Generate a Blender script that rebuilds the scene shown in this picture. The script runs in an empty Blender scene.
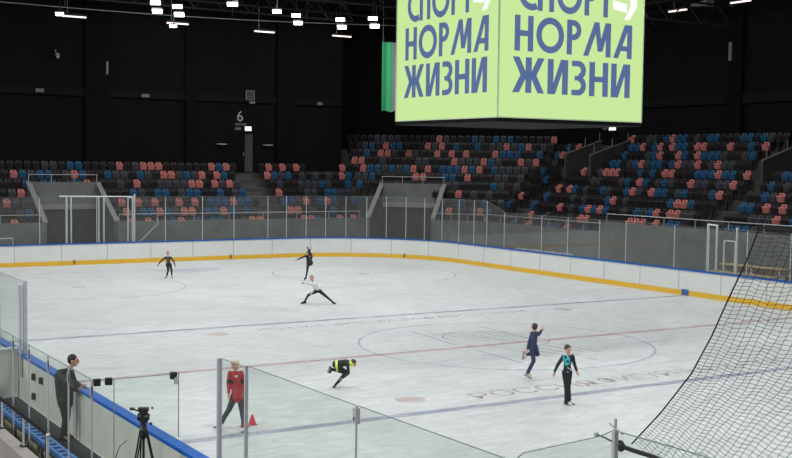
import bpy, bmesh, math, random
from mathutils import Vector, Matrix
random.seed(7)
PI=math.pi
C=bpy.context.scene.collection
W,L,R=14.76,30.67,7.04

# ---------------------------------------------------------------- materials
def mat(name,col,rough=.6,metal=0,emit=None,es=0,spec=.5,noise=0,nscale=4,coat=0):
    m=bpy.data.materials.new(name); m.use_nodes=True; nt=m.node_tree; b=nt.nodes['Principled BSDF']
    b.inputs['Base Color'].default_value=(*col,1); b.inputs['Roughness'].default_value=rough
    b.inputs['Metallic'].default_value=metal; b.inputs['Specular IOR Level'].default_value=spec
    b.inputs['Coat Weight'].default_value=coat
    tc=nt.nodes.new('ShaderNodeTexCoord')
    if emit: b.inputs['Emission Color'].default_value=(*emit,1); b.inputs['Emission Strength'].default_value=es
    if noise:
        n=nt.nodes.new('ShaderNodeTexNoise'); n.inputs['Scale'].default_value=nscale; n.inputs['Detail'].default_value=5
        nt.links.new(tc.outputs['Object'],n.inputs['Vector'])
        r=nt.nodes.new('ShaderNodeMapRange'); r.inputs[1].default_value=.3; r.inputs[2].default_value=.7
        r.inputs[3].default_value=1-noise; r.inputs[4].default_value=1+noise
        nt.links.new(n.outputs['Fac'],r.inputs[0])
        mx=nt.nodes.new('ShaderNodeVectorMath'); mx.operation='SCALE'; mx.inputs[0].default_value=col
        nt.links.new(r.outputs[0],mx.inputs['Scale']); nt.links.new(mx.outputs[0],b.inputs['Base Color'])
    return m
def glass(name,tint,haze,hazecol,gloss=.06):
    m=bpy.data.materials.new(name); m.use_nodes=True; nt=m.node_tree; nt.nodes.clear()
    N=nt.nodes.new; out=N('ShaderNodeOutputMaterial'); t=N('ShaderNodeBsdfTransparent'); t.inputs[0].default_value=(*tint,1)
    g=N('ShaderNodeBsdfGlossy'); g.inputs['Roughness'].default_value=.03; d=N('ShaderNodeBsdfDiffuse'); d.inputs[0].default_value=(*hazecol,1)
    f=N('ShaderNodeLayerWeight'); f.inputs['Blend'].default_value=.25
    mu=N('ShaderNodeMath'); mu.operation='MULTIPLY'; mu.inputs[1].default_value=gloss*4
    nt.links.new(f.outputs['Fresnel'],mu.inputs[0])
    a=N('ShaderNodeMixShader'); a.inputs[0].default_value=haze
    b=N('ShaderNodeMixShader'); nt.links.new(mu.outputs[0],b.inputs[0])
    nt.links.new(t.outputs[0],a.inputs[1]); nt.links.new(d.outputs[0],a.inputs[2])
    nt.links.new(a.outputs[0],b.inputs[1]); nt.links.new(g.outputs[0],b.inputs[2]); nt.links.new(b.outputs[0],out.inputs[0])
    return m
def ice_mat():
    m=bpy.data.materials.new('ice'); m.use_nodes=True; nt=m.node_tree; b=nt.nodes['Principled BSDF']; N=nt.nodes.new; K=nt.links.new
    tc=N('ShaderNodeTexCoord')
    def noise(scale,detail,vec=(1,1,1),rot=0,dist=0):
        mp=N('ShaderNodeMapping'); mp.inputs['Scale'].default_value=vec; mp.inputs['Rotation'].default_value=(0,0,rot)
        K(tc.outputs['Object'],mp.inputs[0]); n=N('ShaderNodeTexNoise'); n.inputs['Scale'].default_value=scale
        n.inputs['Detail'].default_value=detail; n.inputs['Distortion'].default_value=dist; K(mp.outputs[0],n.inputs['Vector']); return n.outputs['Fac']
    def rng(x,a,b_,c,d):
        r=N('ShaderNodeMapRange'); [r.inputs[i+1].__setattr__('default_value',v) for i,v in enumerate((a,b_,c,d))]; K(x,r.inputs[0]); return r.outputs[0]
    def math_(op,x,y):
        q=N('ShaderNodeMath'); q.operation=op
        for i,v in enumerate((x,y)):
            if isinstance(v,(int,float)): q.inputs[i].default_value=v
            else: K(v,q.inputs[i])
        return q.outputs[0]
    big=rng(noise(.16,4,(1,1.4,1),.3,1.0),.3,.7,.92,1.06)
    mid=rng(noise(1.3,7,(1,2.5,1),-.4,.8),.3,.7,.90,1.09)
    fine=rng(noise(5,7,(.4,1.8,1),.9,1.2),.3,.7,.88,1.11)
    # skate scratches: thin contour lines of distorted noise
    acc=math_('MULTIPLY',math_('MULTIPLY',big,mid),fine)
    for sc,rot,dist,wd,amt in ((.35,.2,2.5,.003,.13),(.6,1.3,2,.004,.12),(.9,2.4,1.5,.005,.12),(1.6,.5,1.2,.009,-.11),(1.1,1.9,2,.007,-.10),(2.2,.9,1.5,.010,.11),(.8,2.9,1.8,.006,-.12)):
        f=noise(sc,.8,(1,1.3,1),rot,dist); e=math_('ABSOLUTE',math_('SUBTRACT',f,.5),0)
        line=rng(e,0,wd,amt,0); brk=rng(noise(.5,3,(1,1,1),rot*2),.35,.6,.1,1)
        acc=math_('ADD',acc,math_('MULTIPLY',line,brk))
    sc=N('ShaderNodeVectorMath'); sc.operation='SCALE'; sc.inputs[0].default_value=(.525,.545,.535); K(acc,sc.inputs['Scale'])
    K(sc.outputs[0],b.inputs['Base Color'])
    K(rng(noise(.5,5,(1,2,1),1),.3,.7,.40,.52),b.inputs['Roughness']); b.inputs['Specular IOR Level'].default_value=.3
    bp=N('ShaderNodeBump'); bp.inputs['Strength'].default_value=.03; bp.inputs['Distance'].default_value=.02; K(noise(5,6,(1,2,1),.4),bp.inputs['Height']); K(bp.outputs[0],b.inputs['Normal'])
    return m
def line_mat(name,col,alpha,sc=1.2):
    m=bpy.data.materials.new(name); m.use_nodes=True; nt=m.node_tree; b=nt.nodes['Principled BSDF']; N=nt.nodes.new; K=nt.links.new
    b.inputs['Base Color'].default_value=(*col,1); b.inputs['Roughness'].default_value=.35; b.inputs['Specular IOR Level'].default_value=.32
    tc=N('ShaderNodeTexCoord'); n=N('ShaderNodeTexNoise'); n.inputs['Scale'].default_value=sc; n.inputs['Detail'].default_value=7
    mp=N('ShaderNodeMapping'); mp.inputs['Scale'].default_value=(1,2.2,1); K(tc.outputs['Object'],mp.inputs[0]); K(mp.outputs[0],n.inputs['Vector'])
    r=N('ShaderNodeMapRange'); r.inputs[1].default_value=.32; r.inputs[2].default_value=.62; r.inputs[3].default_value=alpha*1.15; r.inputs[4].default_value=alpha*.55
    K(n.outputs['Fac'],r.inputs[0]); K(r.outputs[0],b.inputs['Alpha'])
    return m
M=dict(
 ice=ice_mat(),
 blue_line=line_mat('blue_ice_paint',(.26,.28,.42),.50), red_line=line_mat('red_ice_paint',(.55,.25,.26),.42),
 thin_blue=line_mat('thin_blue_ice_paint',(.34,.36,.50),.45,2), dot=line_mat('dot_ice_paint',(.60,.38,.36),.42),
 grey_text=line_mat('grey_ice_lettering',(.20,.20,.21),.42,2), red_text=line_mat('red_ice_lettering',(.42,.22,.19),.45,2),
 crease=line_mat('crease_ice_paint',(.42,.48,.62),.25),
 board=mat('white_board',(.66,.66,.63),.35,noise=.04,nscale=1.2), board_out=mat('board_back',(.56,.56,.50),.5,noise=.06,nscale=2),
 seam=mat('board_seam',(.25,.25,.25),.6), kick=mat('yellow_kick',(.72,.42,.03),.4,noise=.06,nscale=2), cap=mat('blue_cap',(.008,.10,.40),.5,spec=.2),
 blue_mark=mat('blue_mark',(.03,.13,.36),.5), latch=mat('dark_latch',(.22,.12,.05),.5),
 concrete=mat('grey_concrete',(.15,.155,.148),.8,noise=.18,nscale=1.3), tier=mat('dark_concrete_tier',(.055,.055,.05),.85,noise=.2,nscale=2),
 step=mat('stair_concrete',(.085,.085,.078),.85,noise=.15,nscale=3), parapet=mat('parapet_cap',(.24,.24,.225),.7,noise=.1,nscale=3),
 wall=mat('black_wall',(.0045,.0044,.004),.85,spec=.15,noise=.15,nscale=.6), pil=mat('black_pilaster',(.003,.003,.003),.85,spec=.15),
 ledge=mat('dark_ledge',(.0065,.0065,.0065),.8,spec=.15), ceil=mat('black_ceiling',(.006,.006,.007),.9), floor=mat('rubber_floor',(.05,.05,.052),.8,noise=.2,nscale=6),
 afloor=mat('arena_floor',(.11,.11,.105),.7,noise=.15,nscale=1),
 steel=mat('dark_steel',(.03,.03,.032),.5,.4), rail=mat('pale_metal',(.50,.51,.50),.4,.15), white=mat('white_metal',(.72,.73,.72),.4,.1),
 alu=mat('aluminium_post',(.50,.50,.53),.45,.15), black=mat('black_plastic',(.012,.012,.013),.5), dkrail=mat('dark_handrail',(.02,.018,.02),.35,.3),
 curb=mat('kerb_concrete',(.27,.24,.22),.8,noise=.1,nscale=3), bench_blue=mat('blue_bench',(.012,.11,.34),.5), tan=mat('tan_wood',(.42,.32,.2),.6,noise=.15,nscale=5),
 pine=mat('pine_plank',(.50,.36,.2),.6,noise=.15,nscale=4),
 sP=mat('pink_seat',(.60,.19,.17),.5), sB=mat('blue_seat',(.02,.10,.22),.45), sg=mat('grey_seat',(.065,.065,.075),.45), sd=mat('charcoal_seat',(.02,.018,.02),.45), sk=mat('maroon_seat',(.032,.018,.02),.45),
 frame=mat('seat_bracket',(.012,.012,.012),.6),
 fglass=glass('far_glass',(.90,.91,.90),.045,(.5,.5,.48),.035), nglass=glass('near_glass',(.955,.975,.962),.014,(.55,.6,.57),.03), edge=mat('glass_edge',(.22,.27,.24),.3),
 screen=mat('screen_green',(.02,.02,.02),.4,emit=(.57,.80,.32),es=1.0), screen_blue=mat('screen_blue',(.02,.02,.02),.4,emit=(.085,.135,.30),es=1.0),
 screen_white=mat('screen_white',(.02,.02,.02),.4,emit=(.95,.98,.95),es=1.0), housing=mat('screen_housing',(.003,.003,.003),.8,spec=.2), bezel=mat('screen_bezel',(.55,.65,.45),.5),
 lens=mat('lamp_lens',(.8,.8,.8),.3,emit=(.93,.96,1),es=9), tube=mat('tube_lens',(.8,.8,.8),.3,emit=(1,.80,.74),es=1.6), exitl=mat('exit_light',(.5,.6,.5),.3,emit=(.75,.95,.75),es=1.1),
 dim=mat('dim_sign',(.16,.16,.16),.5), sign=mat('sign_text',(.40,.41,.42),.5), box=mat('wall_box',(.26,.26,.26),.5),
 green=mat('green_cloth',(.06,.50,.20),.7), wcloth=mat('white_cloth',(.55,.57,.56),.7),
 cable=mat('pale_cable',(.6,.6,.6),.5), net=mat('black_net',(.012,.012,.012),.8), rope=mat('black_rope',(.01,.01,.01),.8),
 skin=mat('skin',(.52,.29,.21),.55), hair_d=mat('dark_brown_hair',(.045,.022,.014),.6), hair_b=mat('blonde_hair',(.62,.50,.36),.6), hair_k=mat('black_hair',(.015,.011,.01),.6), hair_l=mat('light_brown_hair',(.20,.10,.06),.6),
 blk=mat('black_fabric',(.011,.011,.013),.75), navy=mat('navy_fabric',(.025,.035,.085),.75), teal=mat('teal_print',(.03,.38,.43),.6), red=mat('red_jacket',(.36,.013,.022),.6), 
 jeans=mat('dark_slate_trousers',(.03,.04,.055),.75), shirt=mat('cream_shirt',(.66,.64,.60),.7), yel=mat('yellow_green_fabric',(.62,.78,.10),.6), coat=mat('dark_coat',(.009,.010,.010),.8), coatt=mat('dark_trousers',(.008,.009,.011),.8),
 boot_w=mat('white_boot',(.68,.66,.63),.4), boot_k=mat('black_boot',(.012,.012,.012),.4), blade=mat('steel_blade',(.5,.52,.55),.25,.9), cone=mat('red_cone',(.62,.05,.06),.5), eye=mat('dark_eye',(.01,.008,.008),.3), lip=mat('lip',(.38,.13,.11),.5),
 tripod=mat('tripod_black',(.022,.022,.024),.45,.2), badge=mat('white_badge',(.55,.55,.62),.5), phone=mat('phone_dark',(.06,.06,.07),.2))

# ---------------------------------------------------------------- mesh helpers
class MB:
    def __init__(s): s.bm=bmesh.new(); s.mi=0
    def face(s,vs):
        try:
            f=s.bm.faces.new(vs); f.material_index=s.mi; return f
        except ValueError: return None
    def hexa(s,p):      # 8 corners: bottom ring 0-3, top ring 4-7
        v=[s.bm.verts.new(q) for q in p]
        for f in ((3,2,1,0),(4,5,6,7),(0,1,5,4),(1,2,6,5),(2,3,7,6),(3,0,4,7)): s.face([v[i] for i in f])
        return s
    def box(s,a,b):
        x0,y0,z0=a; x1,y1,z1=b
        return s.hexa([(x0,y0,z0),(x1,y0,z0),(x1,y1,z0),(x0,y1,z0),(x0,y0,z1),(x1,y0,z1),(x1,y1,z1),(x0,y1,z1)])
    def obox(s,c,u,v,w,hu,hv,hw):   # oriented box
        c=Vector(c);u=Vector(u)*hu;v=Vector(v)*hv;w=Vector(w)*hw
        return s.hexa([c-u-v-w,c+u-v-w,c+u+v-w,c-u+v-w,c-u-v+w,c+u-v+w,c+u+v+w,c-u+v+w])
    def prism(s,poly,z0,z1):
        a=[s.bm.verts.new((x,y,z0)) for x,y in poly]; b=[s.bm.verts.new((x,y,z1)) for x,y in poly]; n=len(poly)
        s.face(a[::-1]); s.face(b)
        for i in range(n): s.face([a[i],a[(i+1)%n],b[(i+1)%n],b[i]])
        return s
    def tube(s,pts,r,n=6,caps=True):
        pts=[Vector(p) for p in pts]; rs=r if isinstance(r,(list,tuple)) else [r]*len(pts); rings=[]; up=None
        for i,p in enumerate(pts):
            d=(pts[min(i+1,len(pts)-1)]-pts[max(i-1,0)]).normalized()
            if up is None: up=d.orthogonal().normalized()
            up=(up-d*up.dot(d)).normalized(); w=d.cross(up)
            rings.append([s.bm.verts.new(p+(up*math.cos(2*PI*k/n)+w*math.sin(2*PI*k/n))*rs[i]) for k in range(n)])
        for a,b in zip(rings,rings[1:]):
            for k in range(n): s.face([a[k],a[(k+1)%n],b[(k+1)%n],b[k]])
        if caps: s.face(rings[0][::-1]); s.face(rings[-1])
        return s
    def ball(s,c,rad,seg=16,rings=10,rot=None):
        rad=rad if isinstance(rad,(tuple,list)) else (rad,)*3
        m=Matrix.Translation(Vector(c))@(rot.to_4x4() if rot else Matrix())@Matrix.Diagonal((*rad,1))
        n0=len(s.bm.faces); bmesh.ops.create_uvsphere(s.bm,u_segments=seg,v_segments=rings,radius=1,matrix=m)
        for f in list(s.bm.faces)[n0:]: f.material_index=s.mi
        return s
    def cap(s,a,b,ra,rb,n=12):
        a=Vector(a);b=Vector(b); s.ball(a,ra,n,8); s.ball(b,rb,n,8)
        if (b-a).length>1e-5: s.tube([a,b],[ra,rb],n)
        return s
    def build(s,name,m,parent=None,smooth=False,bevel=0):
        me=bpy.data.meshes.new(name); bmesh.ops.recalc_face_normals(s.bm,faces=s.bm.faces); s.bm.to_mesh(me); s.bm.free()
        for q in (m if isinstance(m,(list,tuple)) else [m]): me.materials.append(q)
        if smooth:
            for p in me.polygons: p.use_smooth=True
        o=bpy.data.objects.new(name,me); C.objects.link(o)
        if parent: o.parent=parent
        if bevel:
            b=o.modifiers.new('bevel','BEVEL'); b.width=bevel; b.segments=2; b.limit_method='ANGLE'
        return o
def tag(o,label,cat=None,group=None,kind=None):
    if label: o['label']=label
    if cat: o['category']=cat
    if group: o['group']=group
    if kind: o['kind']=kind
    return o
def thing(name,label,cat,loc=(0,0,0),rz=0,group=None):
    o=bpy.data.objects.new(name,None); C.objects.link(o); o.location=loc; o.rotation_euler=(0,0,rz); o.empty_display_size=.2
    return tag(o,label,cat,group)
def struct(o,label=None,cat=None):
    o['kind']='structure'
    if label: o['label']=label
    if cat: o['category']=cat
    return o
def copy_tree(o,parent=None):
    c=o.copy(); C.objects.link(c)
    if parent: c.parent=parent
    for ch in list(o.children): copy_tree(ch,c)
    return c
ORD=['first','second','third','fourth','fifth','sixth','seventh','eighth','ninth','tenth','eleventh','twelfth','thirteenth','fourteenth','fifteenth','sixteenth','seventeenth','eighteenth','nineteenth','twentieth']
ORD+=['twenty-'+w for w in ORD[:9]]+['thirtieth']+['thirty-'+w for w in ORD[:9]]

# camera basis, used only for the pose frames of the people
RT=Vector((.8517,-.5240,0)); AW=Vector((.5240,.8517,0))
def view_matrix():
    yaw,pitch,roll=.5525,.0587,.0131
    f=Vector((math.sin(yaw)*math.cos(pitch),math.cos(yaw)*math.cos(pitch),-math.sin(pitch)))
    r=Vector((math.cos(yaw),-math.sin(yaw),0)); u=r.cross(f); c,s=math.cos(roll),math.sin(roll)
    r2=r*c+u*s; u2=-r*s+u*c; m=Matrix((r2,u2,-f)).transposed().to_4x4(); m.translation=(-21.2914,-28.1031,5.5197); return m
cd=bpy.data.cameras.new('camera'); cam=bpy.data.objects.new('camera',cd); C.objects.link(cam); cam.matrix_world=view_matrix()
cd.sensor_width=36; cd.lens=36*1160/792; cd.clip_end=300; cd.clip_start=.1
bpy.context.scene.camera=cam
# ================================================================ PEOPLE
def remesh(b,name,mats,parent,vox=.009,pick=None,it=3):
    o=b.build(name,mats,None,smooth=True)
    m=o.modifiers.new('r','REMESH'); m.mode='VOXEL'; m.voxel_size=vox; m.use_smooth_shade=True
    s=o.modifiers.new('s','SMOOTH'); s.iterations=it; s.factor=.5
    dg=bpy.context.evaluated_depsgraph_get(); me=bpy.data.meshes.new_from_object(o.evaluated_get(dg)); nm=o.name
    bpy.data.objects.remove(o); me.name=name; me.materials.clear()
    for q in (mats if isinstance(mats,(list,tuple)) else [mats]): me.materials.append(q)
    for p in me.polygons:
        p.use_smooth=True; p.material_index=pick(p.center) if pick else 0
    r=bpy.data.objects.new(name,me); C.objects.link(r); r.parent=parent; return r
def person(label,base,zs,org,J,outfit,hair,face,group=None,boot='boot_w',glove={},hr=1.0,skates=True,k=1.0,look=None,hair_len=0,extra=None,pick=None,omats=None,toes={},name='person',hood=None):
    """J: joints as (px,py,depth m); zs px per metre; org the point under the standing foot"""
    root=thing(name,label,'person',(base[0],base[1],0),0,group)
    P={n:RT*((v[0]-org[0])/zs)+AW*v[2]+Vector((0,0,(org[1]-v[1])/zs)) for n,v in J.items()}
    if 'chest' not in P: P['chest']=(P['sl']+P['sr'])/2*.75+P['pelvis']*.25
    face=(RT*face[0]+AW*face[1]+Vector((0,0,face[2]))).normalized()
    hd=P['head']; nk=P['neck']; up=(hd-nk).normalized(); up=(up-face*up.dot(face)).normalized(); sd=face.cross(up)
    rot=Matrix((sd,face,up)).transposed()      # local x side, y forward, z up
    hf=lambda x,y,z: hd+(sd*x+face*y+up*z)*hr
    bones=[('neck','head',.042,.045),('chest','neck',.075,.045),('sl','chest',.05,.085),('sr','chest',.05,.085),('chest','pelvis',.098,.088),
     ('hl','pelvis',.085,.095),('hr','pelvis',.085,.095),('sl','el',.046,.036),('sr','er',.046,.036),('el','wl',.036,.023),('er','wr',.036,.023),
     ('hl','kl',.080,.052),('hr','kr',.080,.052),('kl','al',.050,.034),('kr','ar',.050,.034)]
    b=MB()
    for p,q,ra,rb in bones: b.cap(P[p],P[q],ra*k,rb*k)
    # head: skull, jaw, nose, ears
    b.ball(hf(0,-.01,.015),(.070*hr,.086*hr,.085*hr),18,12,rot); b.ball(hf(0,.025,-.045),(.052*hr,.058*hr,.062*hr),16,10,rot)
    b.cap(hf(0,.082,.012),hf(0,.102,-.022),.009*hr,.014*hr,8); b.ball(hf(0,.078,-.052),(.026*hr,.012*hr,.010*hr),10,6,rot)
    for s in (-1,1): b.ball(hf(s*.072,-.008,-.01),(.012*hr,.022*hr,.032*hr),8,6,rot)
    b.ball(hf(0,.065,.03),(.05*hr,.018*hr,.012*hr),10,6,rot)
    # hands: palm, four fingers of unequal length with a knuckle bend, thumb off the side
    for w,h,e in (('wl','ml','el'),('wr','mr','er')):
        d=(P[h]-P[w]).normalized() if (P[h]-P[w]).length>.01 else (P[w]-P[e]).normalized()
        side=d.cross(face); side=side.normalized() if side.length>.2 else d.orthogonal().normalized(); nrm=side.cross(d).normalized(); s0=1 if h=='ml' else -1
        q=lambda a,c,n: P[w]+d*a*k+side*c*k+nrm*n*k
        b.cap(P[w],q(.035,0,0),.022*k,.026*k,8)
        for j,(c,ln) in enumerate(((-.030,.062),(-.010,.074),(.010,.070),(.030,.055))):
            b.cap(q(.02,c*.8,0),q(.075,c,0),.013*k,.0115*k,8); b.cap(q(.075,c,0),q(.075+ln*.5,c*1.1,.006),.0105*k,.0095*k,8); b.cap(q(.075+ln*.5,c*1.1,.006),q(.075+ln*.95,c*1.15,.024),.0095*k,.008*k,8)
        b.cap(q(.02,-s0*.028,.004),q(.055,-s0*.052,.012),.013*k,.011*k,8); b.cap(q(.055,-s0*.052,.012),q(.085,-s0*.062,.02),.011*k,.009*k,8)
    # feet inside the boots
    T={}
    for a,t in (('al','tl'),('ar','tr')): b.cap(P[a],P[t]*.85+P[a]*.15,.032*k,.026*k,8)
    remesh(b,'body',[M['skin'],M[glove['m']]] if glove else [M['skin']],root,.0085,(lambda c:1 if any((c-P[w]).length<.2*k and (c-P[w]).dot((P[w]-P[e]).normalized())>0 for w,e in glove['w']) else 0) if glove else None)
    for s in (-1,1): MB().ball(hf(s*.028,.082,.012),.008*hr,8,6).build('eye',M['eye'],root)
    MB().ball(hf(0,.0905,-.052),(.020*hr,.004*hr,.005*hr),10,6,rot).build('mouth',M['lip'],root)
    # clothes
    for nm,bl,mats,grow,pk,rs in outfit:
        b=MB()
        for p,q,ra,rb in bones:
            key=p+'-'+q
            if key in bl:
                f0,f1=bl[key] if isinstance(bl,dict) and bl[key] else (0,1)
                A_=P[p].lerp(P[q],f0); B_=P[p].lerp(P[q],f1); r0=ra+(rb-ra)*f0; r1=ra+(rb-ra)*f1; g=grow if not isinstance(grow,dict) else grow.get(key,grow[''])
                g=g if isinstance(g,tuple) else (g,g); b.cap(A_,B_,r0*k+g[0],r1*k+g[1])
        if rs: rs(b,P)
        remesh(b,nm,[M[x] for x in mats],root,.0095,(lambda c,pk=pk:pk(c,P)) if pk else None)
    # hair
    b=MB(); b.ball(hf(0,-.022,.030),(.078*hr,.088*hr,.082*hr),18,12,rot)
    if hair_len: b.cap(hf(0,-.06,.0),hf(0,-.07,-.04-hair_len),.06*hr,.05*hr); [b.cap(hf(s*.065,-.01,.03),hf(s*.066,-.01,-.03-hair_len),.022*hr,.02*hr) for s in (-1,1)]
    else: b.ball(hf(0,-.05,-.01),(.066*hr,.055*hr,.06*hr),14,10,rot)
    ho=remesh(b,'hair',[M[hair]],root,.009)
    if hood:
        b=MB(); hood(b,hf,rot,hr); remesh(b,'head_band',[M['yel']],root,.009)
    # skates or shoes
    for a,t in (('al','tl'),('ar','tr')):
        A_=P[a];T_=P[t]; d=(T_-A_); d=d.normalized(); 
        sk=MB(); heel=A_-d*.0; 
        kn=P['k'+a[1]]; sh=(A_-kn).normalized(); 
        fwd=(d-sh*d.dot(sh)*.55).normalized(); dn=(sh-fwd*sh.dot(fwd)).normalized()
        if dn.length<.5: dn=Vector((0,0,-1))
        hl=A_+dn*.045*k-fwd*.03*k; to=hl+fwd*.20*k
        sk.cap(A_-sh*.05*k,A_+dn*.02*k,.042*k,.042*k); sk.cap(hl,to,.036*k,.03*k); sk.cap(A_+dn*.01*k,to-dn*.005,.038*k,.026*k)
        if skates:
            s_=remesh(sk,'skate',[M[boot]],root,.01); bl=MB(); side=fwd.cross(dn).normalized()
            c0=(hl+to)/2+dn*.075*k; bl.obox(c0,fwd,side,dn,.135*k,.0025,.012); bl.obox(hl+fwd*.01+dn*.05*k,fwd,side,dn,.02,.008,.02*k); bl.obox(to-fwd*.03+dn*.05*k,fwd,side,dn,.025,.008,.02*k); bl.obox(hl+dn*.038*k,fwd,side,dn,.035,.022,.006); bl.build('blade',M['blade'],s_)
            so=MB(); so.obox((hl+to)/2+dn*.034*k,fwd,side,dn,.125*k,.034*k,.006); so.build('sole',M['boot_k'],s_)
        else: s_=remesh(sk,'shoe',[M[boot]],root,.01)
    if extra: extra(root,P,hf)
    return root,P
ARMS={'sl-el':0,'sr-er':0,'el-wl':(0,.93),'er-wr':(0,.93)}; TORSO={'sl-chest':0,'sr-chest':0,'chest-pelvis':0}; HIPS={'hl-pelvis':0,'hr-pelvis':0}
LEGS={'hl-kl':0,'hr-kr':0,'kl-al':0,'kr-ar':0}; NECK={'chest-neck':(0,.55)}
def X(*ds):
    r={}
    for d in ds: r.update(d)
    return r
# 1 girl in black and teal, right foreground
def tealpick(c,P):
    v=c-P['chest']; a=v.dot(RT); z=v.z
    front=v.dot(AW)<-.02
    if front and -.12<a<.045 and -.13<z<.13 and (math.sin(a*55+z*30)+math.sin(z*60-a*24))>-.6 and a<.03-z*.35+.02: return 1
    if front and -.02<a<.09 and -.30<z<=-.12 and math.sin(z*60+a*50)>.72: return 2
    return 0
def slim(b,P):
    for f,a in (('kl','al'),('kr','ar')): b.cap(P[f].lerp(P[a],.75),P[a]+Vector((0,0,-.01)),.045,.062)
person('skater in black catsuit with teal chest print gliding on the right',(-4.13,-7.86),249,(160,400),
 dict(head=(152,80,0),neck=(154,112,.0),sl=(127,124,0),sr=(180,122,.02),el=(96,168,-.03),er=(192,166,.02),wl=(76,208,-.08),wr=(204,202,-.04),ml=(71,222,-.1),mr=(208,215,-.06),chest=(153,138,0),pelvis=(150,205,0),
  hl=(139,212,0),hr=(164,212,.03),kl=(148,300,-.03),kr=(162,300,.06),al=(152,376,0),ar=(168,372,.1),tl=(172,392,-.04),tr=(190,388,.04)),
 [('catsuit',X(TORSO,HIPS,LEGS,ARMS,NECK),['blk','teal','badge'],{'':.010,'kl-al':(.012,.024),'kr-ar':(.012,.024),'chest-pelvis':.008,'hl-pelvis':.004,'hr-pelvis':.004},tealpick,slim)],
 'hair_d',(.45,-.8,-.3),k=.84,hr=.95)
# 2 skater in navy, seen from behind
def tail(b,P): b.cap(P['pelvis']+RT*-.03,P['pelvis']+RT*-.07+Vector((0,0,-.20)),.07,.03)
person('skater in navy suit seen from behind, one arm raised, one leg bent',(-2.93,-4.92),254,(95,420),
 dict(head=(122,80,0),neck=(120,108,0),sl=(106,122,0),sr=(134,122,.04),el=(88,178,-.03),er=(152,132,.1),wl=(76,222,-.06),wr=(172,108,.16),ml=(72,236,-.08),mr=(182,94,.18),chest=(118,140,0),pelvis=(114,205,0),
  hl=(105,215,0),hr=(128,212,.05),kl=(118,298,-.04),kr=(148,262,.10),al=(82,380,0),ar=(78,262,.12),tl=(108,402,-.02),tr=(66,292,.12)),
 [('trousers',X(HIPS,LEGS),['navy'],{'':.010,'kl-al':(.012,.020),'kr-ar':(.012,.018)},None,None),('jacket',X(TORSO,ARMS,NECK),['navy'],.014,None,tail)],
 'hair_d',(.25,.95,0),k=.84,hr=.98)
# 3 sit-spin skater in black and yellow
def yhood(b,hf,rot,hr): b.ball(hf(0,-.01,-.055),(.092*hr,.095*hr,.06*hr),16,10,rot); b.ball(hf(0,-.035,.0),(.083*hr,.072*hr,.055*hr),16,10,rot)
def ypick(c,P):
    ax=(P['neck']-P['pelvis']); t=(c-P['pelvis']).dot(ax)/ax.length_squared
    return 1 if (-.02<t<.14 and (c-P['pelvis']).length<.2) or t>.95 else 0
person('skater crouched in a sit spin in black with bright yellow waist and cap',(-7.85,-3.6),417,(160,383),
 dict(head=(338,128,-.02),neck=(305,128,0),sl=(282,138,-.10),sr=(286,126,.10),el=(292,222,-.12),er=(284,210,.10),wl=(232,276,-.12),wr=(226,262,.04),ml=(205,290,-.1),mr=(205,280,.02),chest=(262,128,0),pelvis=(160,138,0),
  hl=(165,152,-.06),hr=(152,155,.07),kl=(268,222,-.05),kr=(230,228,.10),al=(176,335,0),ar=(125,196,-.02),tl=(150,368,-.02),tr=(112,208,-.08)),
 [('costume',X(TORSO,HIPS,LEGS,ARMS,NECK),['blk','yel'],.010,ypick,None)],
 'hair_d',(.75,-.2,-.62),k=.78,hr=.82,boot='boot_k',hood=yhood)
# 4 woman in red jacket behind the glass
def redpick(c,P):
    for s in ('el','er'):
        v=(c-P[s])
        if abs(v.length-.09)<.03 and v.z>.02 and abs(v.dot(RT))<.12: return 1
    return 0
def skirt(b,P): b.cap(P['chest'].lerp(P['pelvis'],.3),P['pelvis']+Vector((0,0,-.06)),.095,.118)
def badge(root,P,hf): MB().ball(P['chest']+RT*.035-AW*.122+Vector((0,0,.04)),(.032,.014,.026),10,6).build('chest_badge',M['badge'],root)
def flare(b,P):
    for f,a in (('kl','al'),('kr','ar')): b.cap(P[f].lerp(P[a],.6),P[a]+Vector((0,0,.01)),.05,.07)
person('blonde woman in red zip jacket and dark trousers skating behind the glass post',(-11.60,-6.72),261,(225,437),
 dict(head=(158,80,0),neck=(160,108,0),sl=(136,128,-.04),sr=(188,130,.06),el=(128,186,-.05),er=(202,190,.08),wl=(130,232,-.08),wr=(198,238,-.0),ml=(131,248,-.09),mr=(190,250,-.04),chest=(162,150,0),pelvis=(172,240,0),
  hl=(158,250,0),hr=(186,250,.06),kl=(128,325,-.03),kr=(196,335,.06),al=(86,392,.06),ar=(212,414,.0),tl=(58,412,.0),tr=(200,428,-.16)),
 [('trousers',X(HIPS,LEGS),['jeans'],{'':.012,'kl-al':(.012,.02),'kr-ar':(.012,.02)},None,flare),('red_jacket',X(TORSO,ARMS,NECK),['red','blk'],{'':.013,'sl-el':.018,'sr-er':.018},redpick,skirt)],
 'hair_b',(-.45,-.85,-.1),k=.88,hr=1.0,hair_len=.045,extra=badge)
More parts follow.
